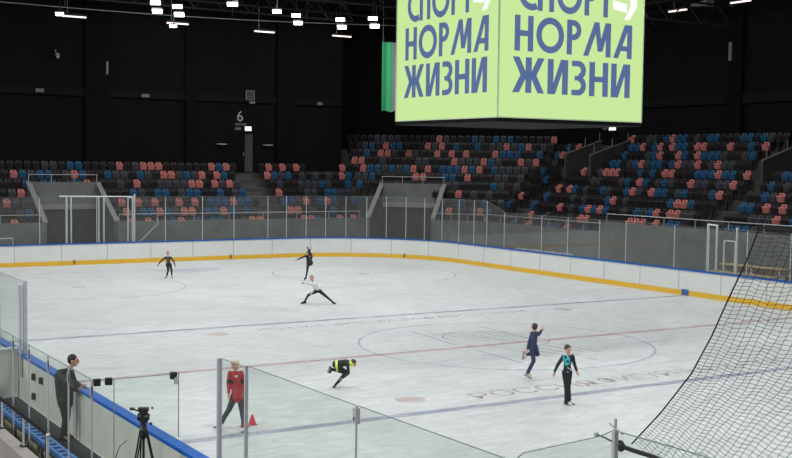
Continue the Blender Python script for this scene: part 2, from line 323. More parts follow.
# 5 boy in cream shirt lunging
person('skater in cream shirt and black trousers lunging low with legs apart',(-.52,11.07),166,(230,420),
 dict(head=(175,255,0),neck=(182,278,0),sl=(172,290,-.10),sr=(198,284,.12),el=(148,286,-.2),er=(192,318,.02),wl=(132,283,-.3),wr=(180,344,-.10),ml=(124,282,-.33),mr=(174,356,-.12),chest=(196,300,0),pelvis=(214,334,.05),
  hl=(202,340,0),hr=(228,340,.08),kl=(156,362,-.08),kr=(268,372,.05),al=(134,402,-.04),ar=(308,404,.02),tl=(112,416,-.08),tr=(332,416,-.06)),
 [('trousers',X(HIPS,LEGS),['blk'],.008,None,None),('shirt',X(TORSO,ARMS,NECK),['shirt'],.014,None,None)],
 'hair_l',(-.15,-.95,.05),k=.84,hr=1.0,boot='boot_k')
# 6 girl in a spiral with free leg held high
def sk6(b,P): b.cap(P['pelvis']+Vector((0,0,.02)),P['pelvis']+RT*.05+Vector((0,0,-.08)),.12,.15)
person('skater in black dress spinning with her free leg held up overhead',(2.93,19.04),141,(132,268),
 dict(head=(146,88,-.08),neck=(146,102,-.03),sl=(136,108,-.06),sr=(154,104,.06),el=(104,122,-.12),er=(158,80,.05),wl=(80,133,-.2),wr=(164,64,.02),ml=(70,138,-.22),mr=(167,56,.0),chest=(147,116,0),pelvis=(154,142,.02),
  hl=(150,148,0),hr=(160,146,.06),kl=(146,200,-.02),kr=(172,112,.16),al=(137,246,0),ar=(150,68,.1),tl=(126,258,-.12),tr=(146,58,.05)),
 [('dress',X(TORSO,HIPS,LEGS,ARMS,NECK),['blk'],{'':.008},None,sk6)],
 'hair_k',(-.7,-.6,.1),k=.82,hr=.85,boot='boot_k')
# 7 far-left girl, arms spread
person('skater in black suit with arms held out low, far left on the ice',(-2.25,22.6),219,(197,388),
 dict(head=(181,138,0),neck=(183,166,0),sl=(160,180,0),sr=(207,180,.02),el=(118,213,-.04),er=(240,215,.0),wl=(90,250,-.08),wr=(256,256,-.04),ml=(80,266,-.1),mr=(262,272,-.05),chest=(184,196,0),pelvis=(187,246,0),
  hl=(176,252,0),hr=(202,250,.04),kl=(188,306,-.04),kr=(216,306,.05),al=(170,366,.0),ar=(222,362,.04),tl=(160,380,-.16),tr=(236,374,-.12)),
 [('costume',X(TORSO,HIPS,LEGS,ARMS,NECK),['blk','hair_l'],.008,lambda c,P:1 if abs((c-P['chest']).dot(RT))<.025 and (c-P['chest']).dot(AW)<-.05 and -.15<(c-P['chest']).z<.1 else 0,None)],
 'hair_l',(.05,-.97,.0),k=.82,hr=.95)
# 8 coach leaning on the boards
def coat(b,P): b.cap(P['chest'],P['pelvis']+Vector((0,0,-.10)),.16,.15); b.cap(P['chest']+RT*-.05,P['pelvis']+RT*-.03,.15,.14)
def phone(root,P,hf): pass
cr,cP=person('man in dark jacket leaning on the blue-capped boards holding a phone',(-15.14,-6.15),233,(120,436),
 dict(head=(160,76,.0),neck=(145,112,0),sl=(126,130,-.16),sr=(132,128,.17),el=(142,185,-.20),er=(150,182,.20),wl=(183,203,-.12),wr=(183,199,.12),ml=(204,208,-.06),mr=(205,203,.06),chest=(122,150,0),pelvis=(122,245,.02),
  hl=(120,255,-.08),hr=(122,255,.09),kl=(130,335,-.08),kr=(124,335,.10),al=(114,414,-.08),ar=(112,406,.12),tl=(142,426,-.10),tr=(140,420,.12)),
 [('trousers',X(HIPS,LEGS),['coatt'],{'':.016,'kl-al':.014,'kr-ar':.014},None,None),('jacket',X(TORSO,ARMS,NECK),['coat'],{'':.024,'chest-pelvis':.02},None,coat)],
 'hair_k',(.95,.05,-.08),k=1.02,hr=1.08,boot='boot_k',skates=False)
cr.location.z=.1
ph=thing('phone','dark phone in the hands of the man at the boards','phone',cr.location+cP['ml'].lerp(cP['mr'],.5)+Vector((0,0,.05))); MB().obox((0,0,0),(RT*.8+Vector((0,0,.6))).normalized(),AW,(RT*-.6+Vector((0,0,.8))).normalized(),.075,.037,.004).build('case',M['phone'],ph)
MB().obox((RT*-.6+Vector((0,0,.8))).normalized()*.0045,(RT*.8+Vector((0,0,.6))).normalized(),AW,(RT*-.6+Vector((0,0,.8))).normalized(),.068,.032,.0008).build('display',M['dim'],ph)


# ================================================================ THE ICE AND ITS MARKINGS
def rink_path(off=0,step=3.0,y0=None):   # from near left, clockwise seen from above; (x,y,nx,ny)
    P=[]
    def arc(cx,cy,a0,a1):
        n=int(abs(a1-a0)/step)
        for i in range(n+1):
            t=math.radians(a0+(a1-a0)*i/n); P.append((cx+(R+off)*math.cos(t),cy+(R+off)*math.sin(t),math.cos(t),math.sin(t)))
    arc(-W+R,-L+R,225,180); arc(-W+R,L-R,180,90); arc(W-R,L-R,90,0); arc(W-R,-L+R,0,-90); arc(-W+R,-L+R,270,225)
    return P
ice=MB().prism([(x,y) for x,y,_,_ in rink_path()[:-1]],-.03,0).build('floor',M['ice']); struct(ice,'worn white ice sheet of the rink inside the boards','ice')
af=MB().box((-27,-42,-.2),(33,44,-.03)).build('floor',M['afloor']); struct(af,'grey concrete arena floor around the rink boards','floor')
def flat(name,polys,m,label=None,z=.003):
    b=MB()
    for p in polys:
        v=[b.bm.verts.new((x,y,z)) for x,y in p]; b.face(v)
    o=b.build(name,m,ice); 
    if label: o['label']=label
    return o
def ring(cx,cy,r,w,n=96,a0=0,a1=360):
    out=[]
    for i in range(n):
        t0=math.radians(a0+(a1-a0)*i/n); t1=math.radians(a0+(a1-a0)*(i+1)/n)
        out.append([(cx+(r-w)*math.cos(t0),cy+(r-w)*math.sin(t0)),(cx+r*math.cos(t0),cy+r*math.sin(t0)),(cx+r*math.cos(t1),cy+r*math.sin(t1)),(cx+(r-w)*math.cos(t1),cy+(r-w)*math.sin(t1))])
    return out
def rect(x0,y0,x1,y1): return [(x0,y0),(x1,y0),(x1,y1),(x0,y1)]
def disc(cx,cy,r,n=32): return [(cx+r*math.cos(2*PI*i/n),cy+r*math.sin(2*PI*i/n)) for i in range(n)]
flat('centre_line',[rect(-W,-.14,W,.14)],M['red_line'],'faded red line across the middle of the ice')
for s in (1,-1): flat('blue_line',[rect(-W,s*7.0-.15,W,s*7.0+.15)],M['blue_line'])
for s in (1,-1):
    hw=W-R+math.sqrt(R*R-(26.3-(L-R))**2) if False else W-1.2
    flat('goal_line',[rect(-hw,s*26.6-.03,hw,s*26.6+.03)],M['red_line'])
    flat('goal_crease',[[(x,s*26.55) for x in (1.8,-1.8)]+[(1.8*math.cos(t),s*(26.55-1.8*math.sin(t))) for t in [PI-PI*i/20 for i in range(21)]]],M['crease'],z=.0025)
flat('centre_circle',ring(0,0,4.5,.07),M['thin_blue'])
for x in (-7,7):
    for s in (1,-1):
        flat('face_off_circle',ring(x,s*20.67,4.5,.06),M['red_line'])
        flat('face_off_dot',[disc(x,s*20.67,.3)],M['dot'])
        flat('face_off_dot',[disc(x,s*5.66,.36)],M['dot'])
# the star-like emblem strokes inside the centre circle
def stroke(p,q,w):
    p=Vector(p);q=Vector(q);d=(q-p).normalized();n=Vector((-d.y,d.x))*w/2
    return [tuple(p+n),tuple(q+n),tuple(q-n),tuple(p-n)]
flat('emblem_outline',[stroke((-1.2,3.6),(-1.5,.4),.07),stroke((-1.5,-.5),(-1.65,-3.0),.07),stroke((.6,-3.9),(.55,-3.1),.07),stroke((1.5,3.6),(1.3,.5),.06)],M['thin_blue'])
flat('emblem_drawing',[stroke((-.9+.33*i,2.9-.1*i),(-.2+.28*i,.5+.35*math.sin(i*1.7)),.08) for i in range(8)]+ring(.1,1.4,1.25,.07,30,20,200)+ring(.3,.9,1.7,.06,30,200,330)
     +[stroke((-.6+.5*i,-.8-.15*(i%3)),(-.2+.45*i,-2.6+.3*(i%2)),.07) for i in range(5)],M['grey_text'],'grey drawing of the emblem under the ice at the centre')
def font_text(name,body,size,m,loc,rz,parent,label,width=None):
    cu=bpy.data.curves.new('tmp','FONT'); cu.body=body; cu.size=size; cu.resolution_u=3
    o=bpy.data.objects.new('tmp',cu); C.objects.link(o)
    dg=bpy.context.evaluated_depsgraph_get(); me=bpy.data.meshes.new_from_object(o.evaluated_get(dg)); bpy.data.objects.remove(o)
    xs=[v.co.x for v in me.vertices]; w=max(xs)-min(xs); sc=(width/w) if width else 1; x0=min(xs)
    for v in me.vertices: v.co.x=(v.co.x-x0)*sc
    me.name=name; me.materials.clear(); me.materials.append(m)
    t=bpy.data.objects.new(name,me); C.objects.link(t); t.location=loc; t.rotation_euler=rz if isinstance(rz,tuple) else (0,0,rz)
    if parent: t.parent=parent
    if label: t['label']=label
    return t
font_text('ice_lettering','РОССИЯ',.86,M['red_text'],(-5.5,-6.35,.004),0,ice,'dull red lettering under the ice by the near blue line',3.75)
font_text('ice_lettering','ФИГУРНЫЙ КАТОК',.86,M['grey_text'],(-1.5,-6.3,.004),0,ice,'grey lettering under the ice by the near blue line',6.9)
font_text('ice_lettering','РОССИЯ',.6,M['red_text'],(5.4,6.15,.004),PI,ice,'faded brown lettering under the ice by the far blue line',3.9)
font_text('ice_lettering','ФИГУРНЫЙ КАТОК',.6,M['grey_text'],(1.3,6.15,.004),PI,ice,'faded grey lettering under the ice by the far blue line',6.9)

# ================================================================ BOARDS
def sweep(path,prof,closed=True):
    b=MB(); rings=[[b.bm.verts.new((x+nx*o,y+ny*o,z)) for o,z in prof] for x,y,nx,ny in path]; n=len(prof)
    seq=list(zip(rings,rings[1:]+rings[:1])) if closed else list(zip(rings,rings[1:]))
    for a,c in seq:
        for k in range(n): b.face([a[k],a[(k+1)%n],c[(k+1)%n],c[k]])
    if not closed: b.face(rings[0][::-1]); b.face(rings[-1])
    return b
FP=rink_path()[:-1]
boards=thing('rink_boards','white dasher boards with blue cap and yellow kick strip around the ice','boards',(0,0,0))
boards['kind']='structure'
sweep(FP,[(0,.2),(.05,.2),(.05,1.05),(0,1.05)]).build('board_panels',M['board'],boards)
sweep(FP,[(.05,0),(.13,0),(.13,1.05),(.05,1.05)]).build('board_back',M['board_out'],boards)
sweep(FP,[(-.012,0),(.05,0),(.05,.22),(-.012,.22)]).build('kick_plate',M['kick'],boards)['label']='yellow kick strip at the foot of the boards'
sweep(FP,[(-.03,1.05),(.17,1.05),(.17,1.11),(-.03,1.11)]).build('cap_rail',M['cap'],boards)['label']='blue cap rail on the boards'
sweep(FP,[(.13,0),(.16,0),(.16,.09),(.13,.09)]).build('base_strip',M['white'],boards)
# arc length table of the rink path, s=0 at (-W, -L+R)
TAB=[];
def _tab():
    P=[(-W,y,-1,0) for y in [-L+R+i*.25 for i in range(int(2*(L-R)/.25)+1)]]
    P+=[(-W+R+R*math.cos(t),L-R+R*math.sin(t),math.cos(t),math.sin(t)) for t in [PI-PI/2*i/60 for i in range(1,61)]]
    P+=[(-W+R+i*.2,L,0,1) for i in range(1,int(2*(W-R)/.2))]
    P+=[(W-R+R*math.cos(t),L-R+R*math.sin(t),math.cos(t),math.sin(t)) for t in [PI/2-PI/2*i/60 for i in range(0,61)]]
    P+=[(W,y,1,0) for y in [L-R-.25*i for i in range(1,int(2*(L-R)/.25)+1)]]
    s=0
    for i,p in enumerate(P):
        if i: s+=math.dist(P[i-1][:2],p[:2])
        TAB.append((s,)+p)
_tab()
def at(s):
    for a,b in zip(TAB,TAB[1:]):
        if a[0]<=s<=b[0]:
            t=(s-a[0])/max(b[0]-a[0],1e-9); return tuple(a[i]+(b[i]-a[i])*t for i in range(1,5))
    return TAB[-1][1:]
def seg(s0,s1):
    P=[at(s0)]+[t[1:] for t in TAB if s0+.02<t[0]<s1-.02]+[at(s1)]
    return P
# seams between board panels
b=MB()
ss=0; k=0
while ss<130:
    x,y,nx,ny=at(ss); b.obox((x-nx*.003+nx*.004,y+ny*.001,.63),(nx,ny,0),(-ny,nx,0),(0,0,1),.006,.012,.42); ss+=2.35; k+=1
o=b.build('panel_seam',M['seam'],boards); o['kind']='stuff' if False else ''; del o['kind']
for s in (61.73,70.35,80.7,40.0):
    x,y,nx,ny=at(s); MB().obox((x-nx*.02,y-ny*.02,.16),(nx,ny,0),(-ny,nx,0),(0,0,1),.02,.05,.1).build('door_latch',M['latch'],boards)
for yy in (7.0,-7.0): MB().box((W-.03,yy-.2,.02),(W-.008,yy+.2,.26)).build('line_marker',M['blue_mark'],boards)['label']='blue block on the kick strip at the end of the blue line'

# ================================================================ PROTECTIVE GLASS
def pane(s0,s1,z0,z1,name_lab,m,group,post='both',zt1=None,pr=.02,shape=None):
    """one upright pane between two posts; z1 is its top (zt1 the top at its far end)"""
    x,y,nx,ny=at((s0+s1)/2); root=thing('protective_screen',name_lab,'glass screen',(x+nx*.07,y+ny*.07,z0),0,group)
    P=seg(s0+.02,s1-.02); b=MB(); za=z1; zb=zt1 if zt1 else z1
    rr=[]
    for i,(px,py,ax,ay) in enumerate(P):
        f=i/(len(P)-1); zt=(za+(zb-za)*f) if not shape else shape(f)
        rr.append([b.bm.verts.new((px+ax*o-root.location.x,py+ay*o-root.location.y,zz-z0)) for o,zz in ((.064,z0),(.076,z0),(.076,zt),(.064,zt))])
    for a,c in zip(rr,rr[1:]):
        for k in range(4): b.face([a[k],a[(k+1)%4],c[(k+1)%4],c[k]])
    b.face(rr[0][::-1]); b.face(rr[-1]); b.build('pane',m,root)
    e=MB(); e.tube([(px+ax*.07-root.location.x,py+ay*.07-root.location.y,((za+(zb-za)*i/(len(P)-1)) if not shape else shape(i/(len(P)-1)))-z0) for i,(px,py,ax,ay) in enumerate(P)],.006,4); e.build('pane_edge',M['edge'],root)
    if post:
        px,py,ax,ay=at(s1); 
        MB().obox((px+ax*.07-root.location.x,py+ay*.07-root.location.y,(zb-z0)/2),(ax,ay,0),(-ay,ax,0),(0,0,1),pr,pr*.8,(zb-z0)/2).build('post',M['alu'],root,bevel=.004)
    return root
FARS=[57.6,60.02,61.4,62.92,64.88,66.62,68.72,70.56,72.61,73.76,74.95,76.08,77.23,78.41,79.55,80.73,81.92,83.16,84.52,85.92,87.09,88.62,91.67,93.66,95.91,97.68,100.67,102.63,104.66,106.79,109.2,111.6,114]
for i,(a,c) in enumerate(zip(FARS,FARS[1:])):
    wh='behind the far end of the ice' if c<=74 else ('round the far right corner of the ice' if c<=88 else 'along the far right side of the ice')
    z1=3.46; zt=None
    if a>=88: z1=2.92
    elif a>=87: zt=2.92
    n=i if c<=74 else (i-sum(1 for q in FARS[1:] if q<=74) if c<=88 else i-sum(1 for q in FARS[1:] if q<=88))
    pane(a,c,1.11,z1,'clear glass screen, '+ORD[n]+' from left '+wh,M['fglass'],'glass panes on the far boards',zt1=zt)
# left side, far of the players' box
SB=23.63-1.84   # arc position of the tall glass end post
def sy(y): return y+23.63
k=0
for y0 in (-1.84,.6,3.0,5.4,7.8,10.2,12.6):
    pane(sy(y0)+.0,sy(y0)+2.4,1.11,2.73,'tall glass screen on the left boards, '+ORD[k]+' beyond the players box',M['nglass'],'glass panes beyond the players box',zt1=2.73,pr=.03); k+=1
# big end post of that run
p=thing('glass_post','thick grey steel end post of the glass beyond the players box','post',(-W-.07,-1.93,1.12)); MB().box((-.04,-.045,0),(.04,.045,1.63)).build('upright',M['alu'],p,bevel=.006); MB().box((-.13,-.045,-.5),(-.08,.045,1.55)).build('back_channel',M['alu'],p)
# near glass, from the players' box towards the camera
def corner_shape(f):   # rounded upper corner at the box end
    return 1.11+1.62*1.0-(.16*max(0,(f-.55)/.45)**2.2)*0
def near_pane(ya,yb,za,zb,lab,pr=.03): 
    return pane(sy(ya),sy(yb),1.11,za,lab,M['nglass'],'near glass screens on the left boards',post='end',zt1=zb,pr=pr)
near_pane(-13.81,-12.89,2.71,2.69,'narrow glass pane between the two upright posts at the end of the players box',.033)
near_pane(-16.82,-13.81,2.75,2.73,'glass screen just right of the narrow one behind the two posts',.024)
near_pane(-19.74,-16.82,2.78,2.75,'wide glass pane at the bottom centre with a clip on its far post',.012)
near_pane(-21.08,-19.74,3.34,2.80,'glass pane with rising top edge below the net ring',.015)
near_pane(-23.3,-21.08,3.36,3.34,'taller glass pane just behind the bottom rope of the net',.022)
hp=thing('pane_clip','small steel clip holding the glass joint at the bottom centre','clip',(-W-.07,-16.82,2.6)); MB().box((-.03,-.035,-.06),(.03,.035,.12)).build('clip_plate',M['alu'],hp); MB().box((-.035,-.012,-.02),(.035,.012,.02)).build('clip_bolt',M['steel'],hp)

# white service frames standing on the far boards
def gate_frame(name,lab,pts,bar,z0=-.03,r=.035):
    root=thing(name,lab,'frame',(pts[0][0],pts[0][1],z0)); o=root.location
    for x,y,zt in pts: MB().box((x-o.x-r,y-o.y-r,0),(x-o.x+r,y-o.y+r,zt-z0)).build('upright',M['white'],root,bevel=.005)
    for p,q in bar: MB().tube([Vector(p)-o,Vector(q)-o],r*.9,8).build('top_bar',M['white'],root)
    return root
yb=L+.27
gate_frame('gate_frame','tall white steel gate frame behind the far boards before left stand portal',[(-4.63,yb,3.45),(-4.38,yb,3.45),(-2.95,yb,3.45),(-2.68,yb,3.45)],[((-4.98,yb,3.5),(-1.15,yb,3.46))])
gate_frame('gate_frame','white steel gate frame of close-set uprights right of the left portal',[(-1.4,yb,3.42),(-1.16,yb,3.42),(-1.04,yb,3.6)],[((-1.4,yb,3.4),(-1.04,yb,3.4))],r=.03)
xb=W+.27
gate_frame('gate_frame','pair of tall white uprights on the right boards left of the net',[(xb,6.07,3.08),(xb,5.58,3.06)],[((xb,6.07,3.05),(xb,5.58,3.03))])
gate_frame('gate_frame','low white goal-like frame on the right boards beside the wooden benches',[(xb+.15,5.31,2.42),(xb+.15,4.72,2.42)],[((xb+.15,5.31,2.42),(xb+.15,4.72,2.42))],r=.03)
gate_frame('gate_frame','single tall white upright at the right edge of the low frame',[(xb,4.51,3.0)],[],r=.035)
# benches behind the right boards
for i,(x,z,lab) in enumerate(((17.1,.92,'lower pine plank bench behind the right boards, nearest the glass'),(17.75,1.22,'upper pine plank bench behind the right boards, on the rear step'))):
    w=thing('wooden_bench',lab,'bench',(x,6.0,-.03),0,'wooden benches behind the right boards')
    for j in range(2): MB().box((-.2+j*.21,-1.7,z-.03),(-.01+j*.21,1.75,z+.03)).build('plank',M['pine'],w,bevel=.005)
    MB().box((.19,-1.7,z-.30),(.23,1.75,z-.06)).build('plank',M['pine'],w)
    for yy in (-1.5,0,1.5): MB().box((-.15,yy-.03,0),(.18,yy+.03,z-.03)).build('leg',M['white'],w)
# hockey goal behind the far left boards
g=thing('hockey_goal','small white-framed hockey goal stored behind the far left boards','goal',(-7.2,33.1,-.03))
MB().tube([(-1.2,0,0),(-1.2,0,1.3),(.42,0,1.3),(.42,0,0)],.04,8).build('goal_frame',M['white'],g); MB().tube([(-1.2,.5,.02),(-1.2,.7,.02),(.42,.7,.02),(.42,.5,.02)],.03,6).build('goal_base',M['white'],g)
n=MB()
for i in range(14): n.tube([(-1.2+i*.125,0,1.3),(-1.2+i*.125,.7,.05)],.006,4)
for i in range(9): n.tube([(-1.2,.7*i/9,1.3-1.25*i/9),(.42,.7*i/9,1.3-1.25*i/9)],.006,4)
n.build('goal_net',M['wcloth'],g)
# folded trolley behind the far boards
tr=thing('folded_trolley','small grey folded trolley with slanting handle behind far boards','trolley',(.1,32.3,-.03))
MB().tube([(-.45,0,.95),(.65,0,2.0),(.62,0,2.3)],.03,6).build('handle',M['rail'],tr); MB().box((-.6,-.25,.2),(.1,.25,.95)).build('tray',M['rail'],tr,bevel=.02)
for xx in (-.45,-.05): MB().tube([(xx,-.27,.12),(xx,-.22,.12)],.12,12).build('wheel',M['black'],tr)
for xx in (-.45,-.05): MB().tube([(xx,.22,.12),(xx,.27,.12)],.12,12).build('wheel',M['black'],tr)
# small white stacked items behind the right corner boards
for i in range(4):
    q=thing('ice_marker','low white plastic marker block behind right corner boards, '+ORD[i]+' from left','marker',(W+.6,19.0-1.15*i,0.98),0,'white marker blocks'); MB().box((-.1,-.45,0),(.1,.45,.14)).build('block',M['white'],q,bevel=.02); MB().box((-.12,-.1,.14),(.12,.1,.17)).build('strap',M['rail'],q)
    MB().box((-.1,-.4,-1.01),(.1,.4,0)).build('stand',M['steel'],q)

# ================================================================ SEATING STANDS
CHC=48.6; D=.85; RZ=.515; Q=math.sqrt(.5)
def corners(o):   # plan corners of the offset front line: end/chamfer and chamfer/right
    return (CHC-34+.414*o,34+o),(20+o,CHC-20+.414*o)
def tread(k): return 1.13+RZ*k
X0=-24.0; YR=-12.0
# stepped tiers as convex wedges per row; portals are left open in the four lowest rows
def lerp(a,b,t): return (a[0]+(b[0]-a[0])*t,a[1]+(b[1]-a[1])*t)
te=MB(); tc=MB(); trt=MB()
def cpt(o,s):  # point on the chamfer line at offset o, parameter s along (1,-1)/sqrt2
    c=CHC/math.sqrt(2)+o; return (c*Q+s*Q,c*Q-s*Q)
for k in range(11):
    o0,o1=D*k,D*(k+1); (a0,b0),(a1,b1)=corners(o0),corners(o1); z=tread(k)
    if k<7:
        if k<4:
            te.prism([(X0,34+o0),(-4.87,34+o0),(-4.87,34+o1),(X0,34+o1)],-.03,z); te.prism([(-1.02,34+o0),a0,a1,(-1.02,34+o1)],-.03,z)
        else: te.prism([(X0,34+o0),a0,a1,(X0,34+o1)],(2.9 if k<4 else -.03),z)
    else: te.prism([(13.6-.0+(k-7)*.9,34+o0),a0,a1,(13.6+(k-7)*.9,34+o1)],-.03,z)
    if k<4:
        tc.prism([cpt(o0,-9.35),b0,b1,cpt(o1,-9.35)],-.03,z)
        tc.prism([a0,cpt(o0,-13.45),cpt(o1,-13.45),a1],-.03,z) if (a0[0]-a0[1])*Q<-13.5 else None
    else: tc.prism([a0,b0,b1,a1],-.03,z)
    if k==0: trt.prism([(20+o0,17.9),(20+o1,17.9),b1,b0],-.03,z)
    else: trt.prism([(20+o0,YR),(20+o1,YR),b1,b0],-.03,z)
trt.prism([(20,YR),(20.85,YR),(20.85,17.9),(20,17.9)],-.03,tread(1))
for bb,l in ((te,'dark stepped concrete tiers of the far end stand'),(tc,'dark stepped concrete tiers of the corner stand'),(trt,'dark stepped concrete tiers of the right stand')):
    struct(bb.build('seating_tiers',M['tier']),l,'stand')
# aisle stairs: half steps climbing each gap between the seat blocks
def aisle(name_lab,fr,k0,k1):
    b=MB()
    for k in range(k0,k1+1):
        p,q=fr(k,0),fr(k,.5); z=tread(k)
        for h,(c,u,v,hw) in ((.0,p),(1,q)):
            pass
        c,u,v,hw=p; b.obox((c[0]+v[0]*.17,c[1]+v[1]*.17,z+.02),(u[0],u[1],0),(v[0],v[1],0),(0,0,1),hw,.17,.02)
        b.obox((c[0]+v[0]*.68,c[1]+v[1]*.68,z+.1275),(u[0],u[1],0),(v[0],v[1],0),(0,0,1),hw,.17,.1275)
    return struct(b.build('aisle_steps',M['step']),name_lab,'steps')
def fe(cx,hw): return lambda k,f:((cx,34+D*k),(1,0),(0,1),hw)
def fr_(ys,hw): return lambda k,f:((20+D*k,ys(k)),(0,1),(1,0),hw)
aisle('grey concrete aisle steps climbing to the door marked 6',fe(8.95,.62),0,6)
aisle('narrow aisle steps in the end stand right of the door marked 6',fe(11.7,.18),1,6)
aisle('grey aisle steps below the corner exit in the right stand',fr_(lambda k:26.9,.8),0,8)
aisle('wide grey aisle steps at the far right of the right stand',fr_(lambda k:9.3,.75),1,8)
# front walls
fw=MB(); fw.box((X0,33.8,-.03),(-4.87,34,2.0)); fw.prism([(-1.02,33.8),(14.62,33.8),(14.62,34),(-1.02,34)],-.03,2.0)
p=cpt(0,-9.3); q=cpt(-.2,-9.3); c0=corners(0)[1]; c1=(19.8,CHC-20-.08)
fw.prism([q,c1,c0,p],-.03,1.95)
fw.box((19.8,17.9,-.03),(20,c0[1],1.95)); fw.box((19.8,YR,-.03),(20,17.9,2.47)); 
struct(fw.build('wall_front',M['concrete']),'grey concrete parapet wall along the foot of the stands','wall')
# portals
def portal(lab,F,w):   # F(u,v)->(x,y): u across from left edge, v back from the front
    root=thing('stand_portal',lab,'portal',(0,0,0)); root['kind']='structure'
    zt=4.08
    def pr(u0,u1,v0,v1,z0,z1,z0b=None,z1b=None):
        b=MB(); z0b=z0 if z0b is None else z0b; z1b=z1 if z1b is None else z1b
        A=[F(u0,v0),F(u1,v0),F(u1,v1),F(u0,v1)]; zb=[z0,z0,z0b,z0b]; zt_=[z1,z1,z1b,z1b]
        b.hexa([(*A[i],zb[i]) for i in range(4)]+[(*A[i],zt_[i]) for i in range(4)]); return b
    for n,u in (('side_wall',-.12),('side_wall',w-.08)):
        pr(u,u+.2,0,3.45,-.03,2.0,-.03,4.05).build('side_wall',M['concrete'],root)
        pr(u-.03,u+.26,-.02,3.45,1.99,2.05,4.04,4.1).build('parapet_cap',M['parapet'],root)['label']='pale sloping cap of the portal wall'
    pr(0,w,3.3,3.5,2.85,zt).build('lintel_wall',M['concrete'],root)
    pr(0,w,3.28,3.31,2.55,2.86).build('soffit_band',M['parapet'],root)['label']='paler band over the portal opening'
    pr(0,w,5.5,5.6,-.03,2.9).build('back_panel',M['pil'],root)
    pr(w*.35,w*.36+.9,5.44,5.5,-.03,2.1).build('inner_door',M['pil'],root)
    rr=MB(); 
    for zz in (4.5,): rr.tube([(*F(-.02,3.5),zz),(*F(w+.05,3.5),zz)],.022,6)
    rr.build('top_rail',M['rail'],root)
    for t in (0,.33,.66,1): MB().tube([(*F(w*t,3.5),zt),(*F(w*t,3.5),4.5)],.018,6).build('rail_post',M['rail'],root)
    return root
pl=portal('concrete stair portal in the left end stand with sloping side walls',lambda u,v:(-4.87+u,34+v),3.85)
def Fm(u,v): return cpt(v,-13.4+u)
pm=portal('concrete stair portal in the corner stand with sloping side walls',Fm,4.05)
# railings along the front walls
def railing(lab,pts,z,post=2.0,drop=.45):
    root=thing('front_railing',lab,'railing',(pts[0][0],pts[0][1],z-drop)); o=root.location
    MB().tube([Vector((*p,z))-o for p in pts],.022,6).build('handrail',M['rail'],root)
    for a,b_ in zip(pts,pts[1:]):
        n=max(1,int(math.dist(a,b_)/post))
        for i in range(n+1):
            c=lerp(a,b_,i/n); MB().tube([Vector((*c,z-drop))-o,Vector((*c,z))-o],.016,6).build('post',M['rail'],root)
    return root
railing('pale metal rail on the end stand wall left of the left portal',[(-16,33.9),(-5.0,33.9)],2.42)
railing('pale metal rail on the end stand wall between the two portals',[(-.9,33.9),(14.3,33.9)],2.4)
railing('pale metal rail on the corner stand wall right of the corner portal',[cpt(-.1,-9.2),(19.9,CHC-20-.04)],2.35,1.0)
railing('pale metal rail on the low right stand wall',[(19.9,CHC-20-.2),(19.9,18.1)],2.38,1.4)
railing('pale metal rail on the higher right stand wall',[(19.9,17.7),(19.9,-3)],2.9,2.0)
# sloping rails beside the corner exit of the right stand
def wedge(lab,yw,x0,x1,z0,z1,th=.12,h=.0):
    root=thing('exit_parapet',lab,'parapet',(x0,yw,0)); root['kind']='structure'
    b=MB(); b.hexa([(0,-th,0),(x1-x0,-th,0),(x1-x0,0,0),(0,0,0),(0,-th,z0),(x1-x0,-th,z1),(x1-x0,0,z1),(0,0,z0)]); b.build('parapet_wall',M['tier'],root)
    MB().hexa([(0,-th-.02,z0),(x1-x0,-th-.02,z1),(x1-x0,.02,z1),(0,.02,z0),(0,-th-.02,z0+.05),(x1-x0,-th-.02,z1+.05),(x1-x0,.02,z1+.05),(0,.02,z0+.05)]).build('parapet_cap',M['concrete'],root)
    [MB().tube([((x1-x0)*f,-.05,z0+(z1-z0)*f),((x1-x0)*f,-.05,z0+(z1-z0)*f+.55)],.02,6).build('rail_post',M['parapet'],root) for f in (.1,.55,.95)]
    return root
wedge('sloping dark parapet on the left of the corner exit stairs',27.8,25.4,28.3,6.05,6.95)
wedge('sloping dark parapet on the right of the corner exit stairs',25.5,25.4,28.6,6.0,6.95)
ex=MB(); ex.box((25.2,8.2,0),(28.8,8.35,6.0)); ex.build('wall_exit',M['tier']); struct(bpy.data.objects['wall_exit'],'dark wall beside the far right aisle stairs','wall')
wedge('sloping parapet beside the far right aisle stairs',12.4,25.4,28.8,5.75,6.8)

